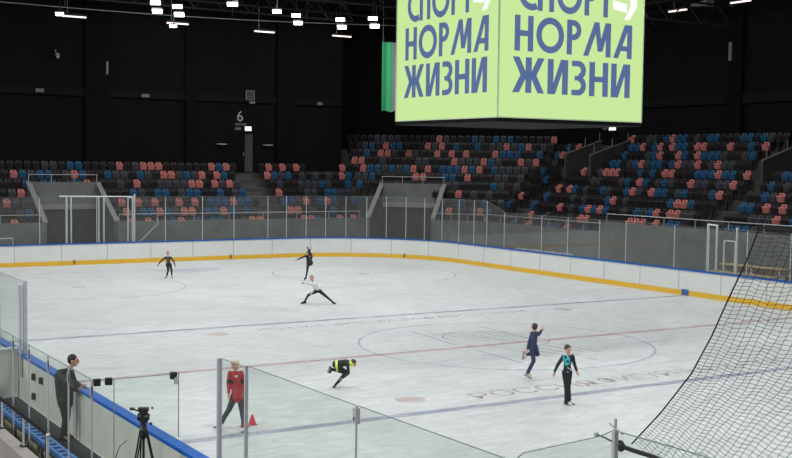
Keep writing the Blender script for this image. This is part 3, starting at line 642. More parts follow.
# ---------------------------------------------------------------- seats
def seat_meshes():
    # backrest: rounded shell with a hand slot near the top
    b=MB(); w,h=.185,.46; prof=[]
    
    def poly(ps,y0,y1):
        A=[b.bm.verts.new((x,y0(z),z)) for x,z in ps]; B=[b.bm.verts.new((x,y1(z),z)) for x,z in ps]; n=len(ps)
        b.face(A); b.face(B[::-1])
        for i in range(n): b.face([A[i],A[(i+1)%n],B[(i+1)%n],B[i]])
    f0=lambda z:.02+.14*z-.0; f1=lambda z:.06+.14*z
    poly([(-w*.9,0),(w*.9,0),(w,h*.55),(w,h*.74),(-w,h*.74),(-w,h*.55)],f0,f1)
    poly([(-w,h*.74),(-.07,h*.74),(-.07,h*.86),(-w*.97,h*.86)],f0,f1); poly([(.07,h*.74),(w,h*.74),(w*.97,h*.86),(.07,h*.86)],f0,f1)
    poly([(-w*.97,h*.86),(w*.97,h*.86),(w*.86,h*.95),(w*.55,h*1.0),(-w*.55,h*1.0),(-w*.86,h*.95)],f0,f1)
    back=b.build('backrest',M['sd'])
    s=MB(); s.hexa([(-.2,-.03,.0),(.2,-.03,.0),(.2,.03,.02),(-.2,.03,.02),(-.2,-.12,.30),(.2,-.12,.30),(.2,-.06,.33),(-.2,-.06,.33)])
    seat=s.build('seat',M['sd'],bevel=.02)
    k=MB(); k.box((-.05,-.04,-.56),(.05,.06,-.02)); k.box((-.2,-.03,-.06),(.2,.05,0)); br=k.build('bracket',M['frame'])
    return back,seat,br
SEATS=[
[0,0,-6.84,4,1,5,5,4,0,0,0,0,0,0,0,0,4,1,5,1,4,3,2,1,5,2,4,2,2,5,4,3,1,1,4,0,0,0,4,1,1,2,5,4,1,4,1],
[0,1,-6.84,4,5,3,2,5,0,0,0,0,0,0,0,0,4,1,4,2,2,1,2,3,1,1,4,2,2,1,2,3,2,3,0,0,0,0,1,1,4,3,0,4,2,5,4,4],
[0,2,-6.35,1,3,3,0,0,0,0,0,0,0,0,0,4,1,4,1,3,1,5,4,1,4,1,4,2,2,2,1,2,2,4,0,0,0,2,2,3,1,4,2,1,2,5,4,2],
[0,3,-6.35,4,3,1,0,0,0,0,0,0,0,0,0,4,5,4,2,3,4,2,2,4,3,2,2,4,4,2,4,3,2,0,0,0,0,1,4,4,4,3,3,4,2,2,3,3],
[0,4,-6.35,4,4,5,2,4,2,2,5,3,2,1,4,5,5,3,4,1,5,4,3,3,3,3,1,1,4,1,3,1,3,0,0,0,0,4,3,4,5,3,3,3,2,3,4,4,2],
[0,5,-5.86,5,1,2,3,2,2,5,3,1,2,5,4,2,3,3,4,2,3,5,1,1,3,2,3,1,4,1,2,4,0,0,0,0,1,2,3,2,4,3,4,3,4,3,4,1,2],
[0,6,-5.86,4,4,4,4,4,3,3,4,2,2,4,4,4,4,1,4,3,1,1,1,5,5,4,4,5,4,1,2,1,5,0,0,0,4,1,5,1,4,1,4,0,0,0,0,0,1,4],
[1,0,-9.22,2,4,4,4,5,5,4],
[1,1,-9.57,4,2,1,4,4,3,1,2],
[1,2,-9.43,5,3,3,2,4,4,2,4,3],
[1,3,-9.78,4,4,4,1,4,3,4,3,4,4],
[1,4,-15.03,2,5,4,3,5,3,5,4,5,5,4,4,3,3,4,4,4,4,2,3,5,3],
[1,5,-15.39,3,3,2,4,5,4,4,4,1,1,5,4,2,2,4,1,4,5,5,3,3,4,3],
[1,6,-15.74,4,1,2,2,3,2,3,2,1,4,1,4,2,2,2,1,2,1,4,2,3,3,3,3,4],
[1,7,-16.09,1,1,5,4,3,4,4,5,4,3,3,4,4,4,1,3,3,3,1,2,3,4,4,1,3,1],
[1,8,-16.44,5,5,2,4,1,1,3,4,1,3,4,4,1,4,1,4,1,5,4,4,1,2,2,2,4,4,2],
[1,9,-16.79,4,5,3,2,4,1,2,2,4,5,4,1,3,1,4,2,4,4,2,4,3,3,1,3,2,1,4,3,4],
[1,10,-17.15,4,5,4,4,3,3,3,3,4,4,4,4,4,1,3,4,5,4,2,3,4,2,3,2,4,4,4,5,4,1],
[2,0,-28.51,4,5,4,4,2,4,3,1,4,5,4,2,2,5,1,4,4,2,4,5],
[2,1,-26.9,4,3,1,4,4,3,4,4,4,3,5,1,1,4,4,4,4,4,4,1,1,1,4,1,5,2,2,5,0,0,0,0,4,2,2,2,3,5,4,4,4,3],
[2,2,-29.21,2,5,0,0,0,2,4,5,4,4,1,4,3,5,2,1,2,1,2,4,4,3,4,2,3,2,1,4,1,1,3,3,4,0,0,0,5,4,4,3,3,3,1,5,2],
[2,3,-29.56,4,1,4,0,0,4,2,4,4,5,4,3,4,3,4,5,5,2,1,4,3,4,5,4,4,4,4,2,1,1,2,5,4,4,0,0,0,2,2,4,1,4,1,4],
[2,4,-29.91,4,5,4,4,0,0,4,1,4,1,2,4,3,4,4,2,3,5,4,2,1,3,4,1,2,2,4,3,2,4,4,5,2,1,5,0,0,5,4,2,3,1,4,4],
[2,5,-30.27,4,4,4,2,4,0,0,4,4,4,4,4,3,3,4,4,5,3,2,5,1,2,4,3,2,3,4,4,1,3,3,4,3,3,1,4,0,0,4,2,4,3,4],
[2,6,-30.62,5,2,4,4,4,0,0,4,4,1,3,4,3,1,1,1,4,4,5,2,4,2,4,1,1,4,5,4,2,2,2,1,2,2,4,1,0,0,0,4,2,2],
[2,7,-30.97,4,5,3,0,0,0,0,0,0,0,0,0,5,2,2,4,3,2,1,3,2,2,4,2,1,3,3,1,5,3,1,3,3,4,4],
[2,8,-31.32,4,2,1,3,0,0,0,0,0,0,0,0,0,4,2,4,4,4,3,2,1,4,4,1,2,4,1,2,2,2,3,4,5,3,2],
[2,9,-31.67,4,5,2,4,1,0,0,0,0,0,0,0,0,4,2,2,1,4,2,1,4,1,2,2,4,1,1,4,4,4,1,5,4,2,4,1],
[2,10,-25.66,1,4,4,3,3,5,2,1,2,2,4,3,4,2,2,4,5,5,2,2,4,2,3,5,4]]
NAMES={'P':'pink','B':'blue','g':'grey','d':'charcoal','k':'maroon'}
STN={'E':'far end stand','C':'corner stand','R':'right-hand stand'}
allseat=[]
for rowdata in SEATS:
    st='ECR'[rowdata[0]]; k=rowdata[1]; s0=rowdata[2]; codes=['-PBgdk'[q] for q in rowdata[3:]]
    cnt={}; rw=ORD[k]
    for i,c in enumerate(codes):
        if c=='-': continue
        cnt[c]=cnt.get(c,0)+1; s=s0+.49*i; o=.5+D*k; z=tread(k)+.56
        if st=='E': p=(s,34+o,z); rz=0
        elif st=='R': p=(20+o,-s,z); rz=-PI/2
        else: x,y=cpt(o,s); p=(x,y,z); rz=-PI/4
        lab='%s seat, %s %s from left, %s row from bottom, %s'%(NAMES[c],ORD[cnt[c]-1],NAMES[c],rw,STN[st])
        allseat.append(((Vector(p)-cam.location).length,p,rz,c,lab,st))
allseat.sort(key=lambda a:a[0])
back,seat,br=seat_meshes()
root0=thing('stadium_seat','x','seat'); [setattr(q,'parent',root0) for q in (back,seat,br)]
for q in (back,seat): q.material_slots[0].link='OBJECT'
for i,(d,p,rz,c,lab,st) in enumerate(allseat[:300]):
    r=root0 if i==0 else copy_tree(root0)
    r.location=p; r.rotation_euler=(0,0,rz); r['label']=lab; r['group']='plastic seats of the stands'
    for ch in r.children:
        if ch.name.startswith(('backrest','seat')): ch.material_slots[0].material=M['s'+c]
bm=bmesh.new(); idx={'P':0,'B':1,'g':2,'d':3,'k':4}
for d,p,rz,c,lab,st in allseat[300:]:
    mt=Matrix.Translation(p)@Matrix.Rotation(rz,4,'Z')
    for me,mi in ((back.data,idx[c]),(seat.data,idx[c]),(br.data,5)):
        n0=len(bm.faces); n1=len(bm.verts); bm.from_mesh(me); bm.verts.ensure_lookup_table(); bm.faces.ensure_lookup_table()
        for v in list(bm.verts)[n1:]: v.co=mt@v.co
        for f in list(bm.faces)[n0:]: f.material_index=mi
me=bpy.data.meshes.new('distant_seats'); bm.to_mesh(me); bm.free()
for q in ('sP','sB','sg','sd','sk','frame'): me.materials.append(M[q])
o=bpy.data.objects.new('distant_seats',me); C.objects.link(o); tag(o,'more distant rows of pink, blue and dark seats in the far stands','seats','plastic seats of the stands','stuff')

# ================================================================ WALLS, DOOR, CEILING
HZ=16
def wl(name,b,lab): return struct(b.build(name,M['wall']),lab,'wall')
wl('wall_far',MB().box((-27,40.1,-.03),(16.2,40.4,HZ)),'black end wall behind the far end stand')
wl('wall_side_step',MB().prism([(13.0,40.0),(16.3,43.6),(16.5,43.4),(13.3,39.95)],-.03,HZ) if False else MB().prism([(16.2,40.1),(16.2,43.6),(16.4,43.6),(16.4,40.1)],-.03,HZ),'short black return wall at the corner')
wl('wall_corner',MB().prism([(16.2,43.6),(19.4,43.6),(29.6,33.4),(29.6,31.9),(30.6,33.4),(19.8,44.2),(16.2,44.2)],-.03,HZ),'black wall behind the corner stand')
wl('wall_right',MB().box((29.4,-42,-.03),(29.8,33.2,HZ)),'black wall behind the right stand')
wl('wall_left',MB().box((-27.2,-42,-.03),(-27,40.2,HZ)),'black wall on the left side')
wl('wall_near',MB().box((-27,-42.2,-.03),(30,-42,HZ)),'black wall behind the camera side')
struct(MB().box((-27.2,-42.2,HZ),(31,44.5,HZ+.2)).build('ceiling',M['ceil']),'black ceiling of the arena','ceiling')
landing=MB().box((X0,34+D*7,-.03),(13.6,40.1,tread(7)-.1)); struct(landing.build('floor',M['tier']),'landing behind the top row of the end stand','floor')
landing=MB().box((20+D*11,-12,-.03),(29.4,30,tread(11)-.1)); struct(landing.build('floor',M['tier']),'landing behind the top row of the right stand','floor')
k=1
for x0,x1 in ((-9.4,-8.2),(-.95,.5),(5.3,5.95),(11.5,12.8)):
    struct(MB().box((x0,39.85,4.6),(x1,40.1,HZ)).build('trim_%d'%k,M['pil']),'dark pilaster on the end wall, '+ORD[k-1]+' from left','pilaster'); k+=1
struct(MB().box((-20,39.95,9.1),(16.2,40.1,9.55)).build('trim_%d'%k,M['ledge']),'dark horizontal ledge on the end wall','ledge'); k+=1
struct(MB().box((29.2,-20,9.0),(29.4,32,9.5)).build('trim_%d'%k,M['ledge']),'dark horizontal ledge on the right wall','ledge'); k+=1
for y0,y1 in ((17.2,18.3),(5.0,6.2)):
    struct(MB().box((29.1,y0,6.6),(29.4,y1,HZ)).build('trim_%d'%k,M['pil']),'dark pilaster on the right wall, '+('farther' if y0>10 else 'nearer'),'pilaster'); k+=1
# door 6
d=thing('door_1','black double door with a grey side leaf under the number 6','door',(9.12,40.1,4.7)); d['kind']='structure'
MB().box((-.85,-.05,0),(.15,0,2.4)).build('door_leaf',M['pil'],d); MB().box((.2,-.06,0),(.75,-.02,2.4)).build('side_leaf',M['tier'],d)
MB().box((-.95,-.08,0),(-.85,0,2.45)).build('jamb',M['ledge'],d); MB().box((.15,-.08,0),(.2,0,2.45)).build('jamb',M['ledge'],d); MB().box((-.95,-.08,2.4),(.8,0,2.48)).build('lintel',M['ledge'],d)
MB().tube([(.1,-.1,1.0),(.1,-.1,1.25)],.015,6).build('door_handle',M['rail'],d)
s=thing('exit_sign','small lit exit sign over the door marked 6','sign',(9.55,40.05,7.3)); MB().box((-.22,-.05,0),(.22,0,.28)).build('lit_face',M['exitl'],s,bevel=.01); MB().box((-.9,-.03,.05),(-.5,0,.2)).build('side_plate',M['dim'],s)
s=thing('sector_sign','painted white number 6 on the black wall above the door','sign',(9.05,40.06,7.75))
font_text('number','6',.95,M['sign'],(-.25,-.0,.15),(PI/2,0,0),s,None)
font_text('caption','СЕКТОР',.2,M['sign'],(-.4,-.0,-.12),(PI/2,0,0),s,None)
for x,lab in ((7.7,'small pale wall bracket lamp left of the door marked 6'),(10.9,'small pale wall bracket lamp right of the door marked 6')):
    s=thing('wall_bracket',lab,'bracket',(x,40.08,6.4)); MB().box((-.3,-.25,0),(.3,0,.05)).build('shelf',M['rail'],s); MB().box((-.05,-.2,-.12),(.05,-.05,0)).build('stem',M['steel'],s)
s=thing('exit_sign','small lit exit sign above the corner exit under the big screen','sign',(28.9,27.4,7.75)); MB().box((-.02,-.3,-.13),(.02,.3,.13)).build('lit_face',M['exitl'],s); MB().box((-.02,.5,-.08),(.0,.9,.08)).build('side_plate',M['dim'],s)
MB().tube([(0,0,.13),(0,0,.5),(.5,0,.5)],.015,6).build('bracket',M['steel'],s)
# wall fittings
def wbox(x,z,w,h,lab,m='box',name='wall_box',slat=False):
    s=thing(name,lab,'box',(x,39.94,z)); MB().box((-w/2,-.12,-h/2),(w/2,0,h/2)).build('casing',M[m],s,bevel=.01)
    MB().box((-w/2+.04,-.13,-h/2+.03),(w/2-.04,-.12,h/2-.03)).build('front_plate',M['tier'] if slat else M['dim'],s); return s
wbox(-3.6,9.3,.45,.2,'small grey label box on the left part of the end wall')
wbox(2.7,9.25,.45,.2,'small grey label box between the pilasters of the end wall')
wbox(14.6,9.2,.35,.18,'small grey box on the end wall just left of the green flag')
wbox(.35,10.8,.12,.75,'narrow upright grey box high on the end wall')
s=wbox(9.6,9.55,.6,.62,'square grey framed loudspeaker above the door marked 6','box','loudspeaker',True); 
s=wbox(9.75,9.1,.36,.14,'thin grey box hanging below the framed loudspeaker')
s=thing('security_camera','small pale security camera on the left end wall','camera',(-2.6,40.0,11.4)); MB().box((-.1,-.3,-.06),(.1,.05,.08)).build('camera_body',M['box'],s,bevel=.02); MB().tube([(0,0,.08),(-.08,.08,.3)],.03,8).build('bracket',M['box'],s); MB().ball((.05,-.1,-.12),.09).build('dome',M['rail'],s)
s=thing('wall_box','narrow upright grey box on the right wall above the pilaster','box',(29.08,18.0,11.9)); MB().box((-.08,-.09,-.5),(0,.09,.5)).build('casing',M['box'],s); MB().box((-.1,-.05,-.4),(-.08,.05,.4)).build('front_plate',M['dim'],s)

# roof trusses
def truss(lab,p,q,h=1.1,n=22):
    p=Vector(p);q=Vector(q); root=thing('roof_truss',lab,'truss',p); root['kind']='structure'; d=q-p
    for n_,dz in (('top_chord',h),('bottom_chord',0)): MB().tube([(0,0,dz),d+Vector((0,0,dz))],.06,6).build(n_,M['steel'],root)
    b=MB()
    for i in range(n):
        a=d*(i/n); c=d*((i+.5)/n); e=d*((i+1)/n); b.tube([a,c+Vector((0,0,h))],.035,5); b.tube([c+Vector((0,0,h)),e],.035,5)
    b.build('web',M['steel'],root); return root
truss('black roof truss over the far blue line',(-24,17,13.1),(28,17,13.1)); truss('black roof truss over the far face-off circles',(-24,22.5,13.3),(28,22.5,13.3)); truss('black roof truss above the far boards',(-24,30,13.8),(28,30,13.8)); truss('black roof truss over centre ice',(-24,0,12.6),(28,0,12.6)); truss('black roof truss near the end wall',(-24,38,14.5),(16,38,14.5))
truss('black roof truss running along the right stand',(24,-20,14.3),(24,34,14.3))
# floodlights
def flood(x,y,z,lab,two=True,s=1):
    root=thing('floodlight',lab,'floodlight',(x,y,z),random.uniform(-.1,.1)-.5525,'floodlights under the roof')
    for i in range(2 if two else 1):
        dz=-.36*i; dx=.1*i; dy=-.1*i
        MB().obox((dx,dy,dz),(1,0,0),(0,.55,-.83),(0,.83,.55),.23*s,.11*s,.05).build('housing',M['steel'],root)
        MB().obox((dx,dy-.05,dz-.035),(1,0,0),(0,.55,-.83),(0,.83,.55),.205*s,.085*s,.012).build('lens',M['lens'],root)
    MB().tube([(0,.05,0),(0,.05,1.2)],.03,6).build('hanger',M['steel'],root); return root
FL=[(-6.5,25.2,12.0,'single small floodlight at the far left of the row',False,.9),(-5.3,22.0,12.65,'floodlight pair left of centre, high above far left ice',False,.8),(-4.6,21.5,12.75,'floodlight beside the top edge above the far left ice',False,1),(-3.9,21.5,13.1,'floodlight cut by the top edge, left group',False,1.1),
(-4.15,19.2,12.05,'left pair of stacked floodlights above far left ice',True,1),(-3.1,19.4,12.0,'second pair of stacked floodlights above far left ice',True,1),(-1.48,17.3,12.0,'single floodlight at top edge right of the stacked pairs',False,1.05),(1.07,18.33,12.0,'single small floodlight in the middle of the row',False,.9),(-.6,26.5,12.0,'lone lower floodlight between the left and right pairs',False,.85),
(2.9,20.1,12.15,'stacked floodlight pair, leftmost of the right three',True,.95),(5.1,19.9,12.1,'stacked floodlight pair, middle of the right three',True,1),(6.1,18.6,12.1,'stacked floodlight pair beside the big screen',True,1)]
for a in FL: flood(*a)
for i,(x,z) in enumerate(((-1.7,13.62),(4.6,13.68),(10.4,13.58),(16.0,13.68))):
    y=39.5; t=thing('tube_light','long pinkish tube light near the end wall, '+ORD[i]+' from left','light',(x,y,z),0,'tube lights under the roof')
    MB().box((-.72,-.1,.03),(.72,.1,.14)).build('housing',M['steel'],t); MB().box((-.68,-.07,-.04),(.68,.07,.03)).build('tube',M['tube'],t); MB().tube([(-.4,0,.14),(-.4,0,1.6)],.012,5).build('hanger',M['cable'],t)
for i,(y,z) in enumerate(((21.3,14.45),(16.6,14.45))):
    t=thing('tube_light','long white tube light over the right stand, '+('left' if i==0 else 'right')+' of two','light',(28.2,y,z),0,'tube lights under the roof')
    MB().box((-.1,-.72,.03),(.1,.72,.14)).build('housing',M['steel'],t); MB().box((-.07,-.68,-.04),(.07,.68,.03)).build('tube',M['tube'],t); MB().tube([(0,.3,.14),(0,.3,1.3)],.012,5).build('hanger',M['cable'],t)
for i,(y,z) in enumerate(((24.4,14.35),(19.2,14.5))):
    t=thing('roof_speaker','grey wedge shaped loudspeaker under the roof, '+('left' if i==0 else 'right')+' of two','loudspeaker',(28.0,y,z)); MB().hexa([(-.3,-.6,-.1),(.3,-.6,-.1),(.3,.6,-.0),(-.3,.6,-.0),(-.3,-.6,.25),(.3,-.6,.25),(.3,.6,.1),(-.3,.6,.1)]).build('casing',M['box'],t); MB().tube([(0,0,.2),(0,0,1.2)],.02,6).build('hanger',M['steel'],t)
c=thing('roof_cable','thin pale cable strung under the roof along the end wall','cable',(-8,39.3,14.12)); MB().tube([(i*2.6,0,.0+.055*i*.9-.25*math.sin(PI*i/11)) for i in range(12)],.02,5).build('cable_run',M['cable'],c)
for i in range(0,11,2): MB().tube([(i*2.6+.5,0,.05*i-.05),(i*2.6+.5,0,1.9)],.008,4).build('hanger',M['cable'],c)

# ================================================================ SCREEN CUBE
SX,SY,SZ,A,SH=.17,-.08,6.75,2.63,5.4
cube=thing('video_cube','hanging four-sided video screen with blue Russian words on pale green','screen',(SX,SY,SZ))
MB().box((-A+.03,-A+.03,-.1),(A-.03,A-.03,SH+.2)).build('housing',M['housing'],cube)
MB().box((-A-.01,-A-.01,-.13),(A+.01,A+.01,-.05)).build('bottom_frame',M['housing'],cube,bevel=.01)
for sx in (-1,1):
    for sy_ in (-1,1): MB().tube([(sx*1.6,sy_*1.6,SH+.2),(sx*1.6,sy_*1.6,16-SZ)],.03,6).build('hanging_cable',M['steel'],cube)
T=.19
def seg2(p,q,t=T):
    p=Vector(p);q=Vector(q);d=(q-p).normalized();n=Vector((-d.y,d.x))*t/2; return [p+n,q+n,q-n,p-n]
def sl(x0,x1,y0=0,y1=1,t=T):  # stroke from (x0,y0) to (x1,y1) with flat horizontal ends
    return [Vector((x0,y0)),Vector((x0+t,y0)),Vector((x1+t,y1)),Vector((x1,y1))]
def arc2(cx,cy,rx,ry,a0,a1,t=T,n=28):
    out=[]
    for i in range(n):
        u,v=math.radians(a0+(a1-a0)*i/n),math.radians(a0+(a1-a0)*(i+1)/n)
        f=lambda a,k:Vector((cx+(rx-k)*math.cos(a),cy+(ry-k)*math.sin(a)))
        out.append([f(u,0),f(v,0),f(v,t),f(u,t)])
    return out
V=lambda x,y0=0,y1=1,t=T:[Vector((x,y0)),Vector((x+t,y0)),Vector((x+t,y1)),Vector((x,y1))]
Hh=lambda x0,x1,y,t=.16:[Vector((x0,y)),Vector((x1,y)),Vector((x1,y+t)),Vector((x0,y+t))]
def bowl(x,y0,y1,w): 
    h=(y1-y0)/2; return [Hh(x,x+w-h,y0),Hh(x,x+w-h,y1-.16)]+arc2(x+w-h,(y0+y1)/2,h,h,-90,90,.17,16)
G={'Н':(.64,[V(0),V(.45),Hh(.1,.5,.42)]),'О':(.98,arc2(.49,.5,.49,.51,0,360)),'Р':(.50,[V(0)]+bowl(.1,.42,1,.42)),
'М':(1.02,[sl(0,.40),sl(.53,.40,.15,1,.18),sl(.53,.81,.15,1,.18),V(.83)]),
'А':(.72,[sl(0,.42),V(.52),Hh(.2,.6,.22,.15),Hh(.42,.7,.84)]),
'Ж':(1.0,[V(.405),sl(0,.26,0,.52,.21),sl(.26,0,.48,1,.21),sl(.79,.53,0,.52,.21),sl(.53,.79,.48,1,.21),Hh(.3,.7,.42)]),
'И':(.66,[V(0),V(.47),sl(.08,.42,.0,1,.17)]),
'З':(.50,[Hh(.02,.28,0),Hh(.02,.28,.84),Hh(.12,.28,.43,.14)]+arc2(.24,.285,.26,.285,-90,90,.17,16)+arc2(.24,.73,.25,.27,-90,90,.17,16)),
'С':(.62,arc2(.5,.5,.5,.51,62,298)),'П':(.62,[V(0),V(.43),Hh(0,.6,.84)]),'Т':(.5,[V(.155),Hh(0,.5,.84)])}
def word(txt,x0,x1,zb,cap,name,parent,face_m):
    tot=sum(G[c][0] for c in txt); gap=.10; full=tot+gap*(len(txt)-1); sc=(x1-x0)/full; x=0
    for c in txt:
        b=MB()
        for poly in G[c][1]:
            vs=[face_m@Vector((x0+(x+p.x)*sc,0,zb+p.y*cap)) for p in poly]; b.face([b.bm.verts.new(v) for v in vs])
        b.build('letter',M['screen_blue'],parent); x+=G[c][0]+gap
for fi,rz in enumerate((0,-PI/2,PI/2,PI)):
    rm=Matrix.Rotation(rz,4,'Z'); fm=rm@Matrix.Translation((0,-A-.006,0)); sm=rm@Matrix.Translation((0,-A,0))
    b=MB(); b.face([b.bm.verts.new(sm@Vector(v)) for v in ((-A+.03,0,0),(A-.03,0,0),(A-.03,0,SH),(-A+.03,0,SH))]); scr=b.build('screen_panel',M['screen'],cube)
    fr=MB()
    for p,q in (((-A+.01,0,-.01),(A-.01,0,-.01)),((-A+.01,0,-.01),(-A+.01,0,SH)),((A-.01,0,-.01),(A-.01,0,SH))): fr.tube([sm@Vector(p),sm@Vector(q)],.02,4)
    fr.build('bezel',M['bezel'],cube)
    for txt,u0,u1,zb in (('ЖИЗНИ',.09,.905,.68),('НОРМА',.10,.915,1.81),('СПОРТ',.12,.76,2.94)):
        word(txt,-A+2*A*u0,-A+2*A*u1,zb,.97,'',scr,fm)
    b=MB()
    for poly in ([(1.42,3.52),(1.95,3.46),(1.95,3.72),(1.40,3.78)],[(1.55,3.98),(2.12,3.90),(2.12,4.12),(1.55,4.2)],[(1.85,3.25),(2.05,3.25),(2.35,3.66),(2.30,4.0),(2.05,4.05),(2.08,3.66)]):
        b.face([b.bm.verts.new(fm@Vector((x,0,z-.33))) for x,z in poly])
    b.build('pointing_mark',M['screen_white'],scr)['label']='white arrow-like mark after the top word'
# flag
fl=thing('hanging_flag','green and white hanging banner partly behind the big screen','flag',(17.9,36.0,13.1))
def cloth(x0,x1,name,m):
    b=MB(); n=10; 
    fr=[]
    for i in range(n+1):
        x=x0+(x1-x0)*i/n; y=.05*math.sin(x*9); fr.append([(x,y,0),(x+.02,y+.02,-4.4+.05*math.sin(x*7))])
    for s in (0,.02):
        pass
    vs=[[b.bm.verts.new((p[0],p[1]+s,p[2])) for s in (0,.02) for p in f] for f in fr]
    for a,c in zip(vs,vs[1:]):
        for q,w in ((0,1),(1,3),(3,2),(2,0)): b.face([a[q],a[w],c[w],c[q]])
    b.face(vs[0]); b.face(vs[-1]); return b.build(name,m,fl)
cloth(-.9,-.15,'green_stripe',M['green']); cloth(-.15,.7,'white_stripe',M['wcloth']); cloth(.7,1.5,'green_stripe',M['green'])
MB().tube([(-.95,.02,.02),(1.55,.02,.02)],.03,6).build('hanging_bar',M['steel'],fl)
for x in (-.8,1.4): MB().tube([(x,.02,.02),(x,.02,2.8)],.008,4).build('cord',M['cable'],fl)

# ================================================================ PLAYERS' BOX AND NEAR SIDE
FX=-16.05; FT=2.15
fy=[3.9,2.7,1.5,.3,-.9,-2.1,-3.4,-4.7,-5.97,-7.14,-8.41,-9.63,-10.88]
for i,(a,c) in enumerate(zip(fy,fy[1:])):
    n=len(fy)-2-i
    r=thing('box_fence','clear fence panel behind the players box, %s from the divider corner'%ORD[n],'glass screen',(FX,(a+c)/2,0),0,'fence panels behind the players box'); h=abs(a-c)/2
    MB().box((-.006,-h+.015,.05),(.006,h-.015,FT)).build('pane',M['nglass'],r)
    MB().box((-.009,-h+.015,FT-.006),(.009,h-.015,FT+.004)).build('pane_edge',M['edge'],r)
    MB().box((-.013,-h,0),(.013,-h+.014,FT)).build('post',M['alu'],r,bevel=.004)
    MB().box((-.02,-h,FT-.26),(.02,-h+.028,FT-.1)).build('post_clamp',M['alu'],r)
dv=thing('divider_glass','greenish glass divider between the players box and the next, with black clamps','glass screen',((FX-W)/2,-10.9,0))
hw=(W*-1-FX)/2-.0
dvx=.645
MB().box((-dvx,-.006,.05),(-.32,.006,2.13)).build('pane',M['nglass'],dv); MB().box((-.305,-.006,.12),(dvx-.17,.006,1.12)).box((-.305,-.006,1.12),(dvx+.09,.006,2.13)).build('pane',M['nglass'],dv)
MB().box((-dvx,-.009,2.125),(dvx+.09,.009,2.135)).build('pane_edge',M['edge'],dv); MB().box((dvx+.08,-.009,1.12),(dvx+.09,.009,2.13)).build('pane_edge',M['edge'],dv); MB().box((-.317,-.008,.05),(-.307,.008,2.13)).build('pane_joint',M['edge'],dv)
for cx in (-dvx+.07,-dvx+.25,dvx+.0): 
    k=MB().box((cx-.05,-.04,2.05),(cx+.05,.04,2.16)); k.build('clamp',M['black'] if cx<0 else M['tripod'],dv,bevel=.008)
MB().box((dvx+.0,-.045,1.97),(dvx+.07,-.01,2.08)).build('clamp_plate',M['alu'],dv,bevel=.006)
# box floor, bench and end panel
struct(MB().box((FX+.03,-23.5,-.03),(-W-.165,5,.1)).build('floor',M['floor']),'black rubber floor of the players box','floor')
e=thing('end_panel','white end panel of the players box under the tall glass post','panel',(-15.5,-1.6,.1)); MB().box((-.5,-.04,.06),(.58,.04,1.08)).build('panel',M['board_out'],e); MB().box((-.5,-.06,0),(.58,.06,.07)).build('base_strip',M['white'],e); MB().box((-.5,-.06,1.08),(.58,.06,1.12)).build('top_strip',M['white'],e)
for y,z in ((-3.0,.78),(-3.0,.36),(-3.6,.80)): 
    h=thing('board_hinge','black hinge fitting on the back of the left boards, '+('upper' if z>.77 and y>-3.2 else 'lower' if z<.5 else 'right'),'hinge',(-W-.14,y,z)); MB().box((-.04,-.06,-.07),(.0,.06,.07)).build('plate',M['black'],h,bevel=.01); MB().tube([(-.05,0,-.07),(-.05,0,.07)],.02,8).build('pin',M['steel'],h)
bn=thing('players_bench','long blue slotted players bench with tan panels behind the boards','bench',(-15.88,-6.5,.1)); bn.scale=(.78,1,.85)
s=MB(); s.box((-.15,-4.2,.44),(-.08,4.65,.5)); s.box((.08,-4.2,.44),(.15,4.65,.5))
y=-4.2
while y<4.5: s.box((-.08,y,.45),(.08,y+.12,.5)); y+=.27
s.box((-.14,-4.2,.40),(.14,4.65,.43)) 
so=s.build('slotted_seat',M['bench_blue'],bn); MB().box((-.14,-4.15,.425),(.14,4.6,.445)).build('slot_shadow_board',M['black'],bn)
MB().box((-.155,-4.2,.34),(-.14,4.6,.40)).build('front_rail',M['black'],bn)
for yy in [-4.1+i*.95 for i in range(10)]: MB().box((-.14,yy,0),(.12,yy+.06,.41)).build('leg',M['black'],bn)
for yy in [-3.9+i*.95 for i in range(9)]: MB().box((-.15,yy+.1,.05),(-.13,yy+.62,.36)).build('front_panel',M['tan'],bn)
# kerb wall and handrail of the near stand
struct(MB().box((-17.2,-24,-.03),(-17.0,5,1.2)).build('wall_kerb',M['curb']),'brownish concrete kerb wall in front of the near stand','wall')
struct(MB().box((-18.6,-24,-.03),(-17.2,5,.7)).build('floor',M['black']),'dark walkway floor below the near kerb','floor')
struct(MB().box((-19.9,-40,-.03),(-18.6,5,1.9)).build('seating_tiers',M['black']),'dark lower step of the near stand','stand')
hr=thing('near_handrail','dark handrail on white posts along the near kerb, bottom left','railing',(-17.03,-7,1.2))
MB().tube([(0,9,.46),(0,-5.06,.46)],.03,8).build('handrail',M['dkrail'],hr); MB().ball((0,-5.07,.46),.032).build('end_cap',M['rail'],hr)
for yy in (-12.02,-10.7,-9.35,-8.0,-6.7,-5.3,-4,-2.6):
    q=MB().box((-.012,yy+7-.03,0),(.012,yy+7+.01,.44)).build('post',M['rail'],hr); MB().box((-.016,yy+7+.01,0),(.016,yy+7+.045,.44)).build('post_edge',M['black'],q)
    MB().box((-.045,yy+7-.06,0),(.045,yy+7+.06,.02)).build('foot_plate',M['black'],q)

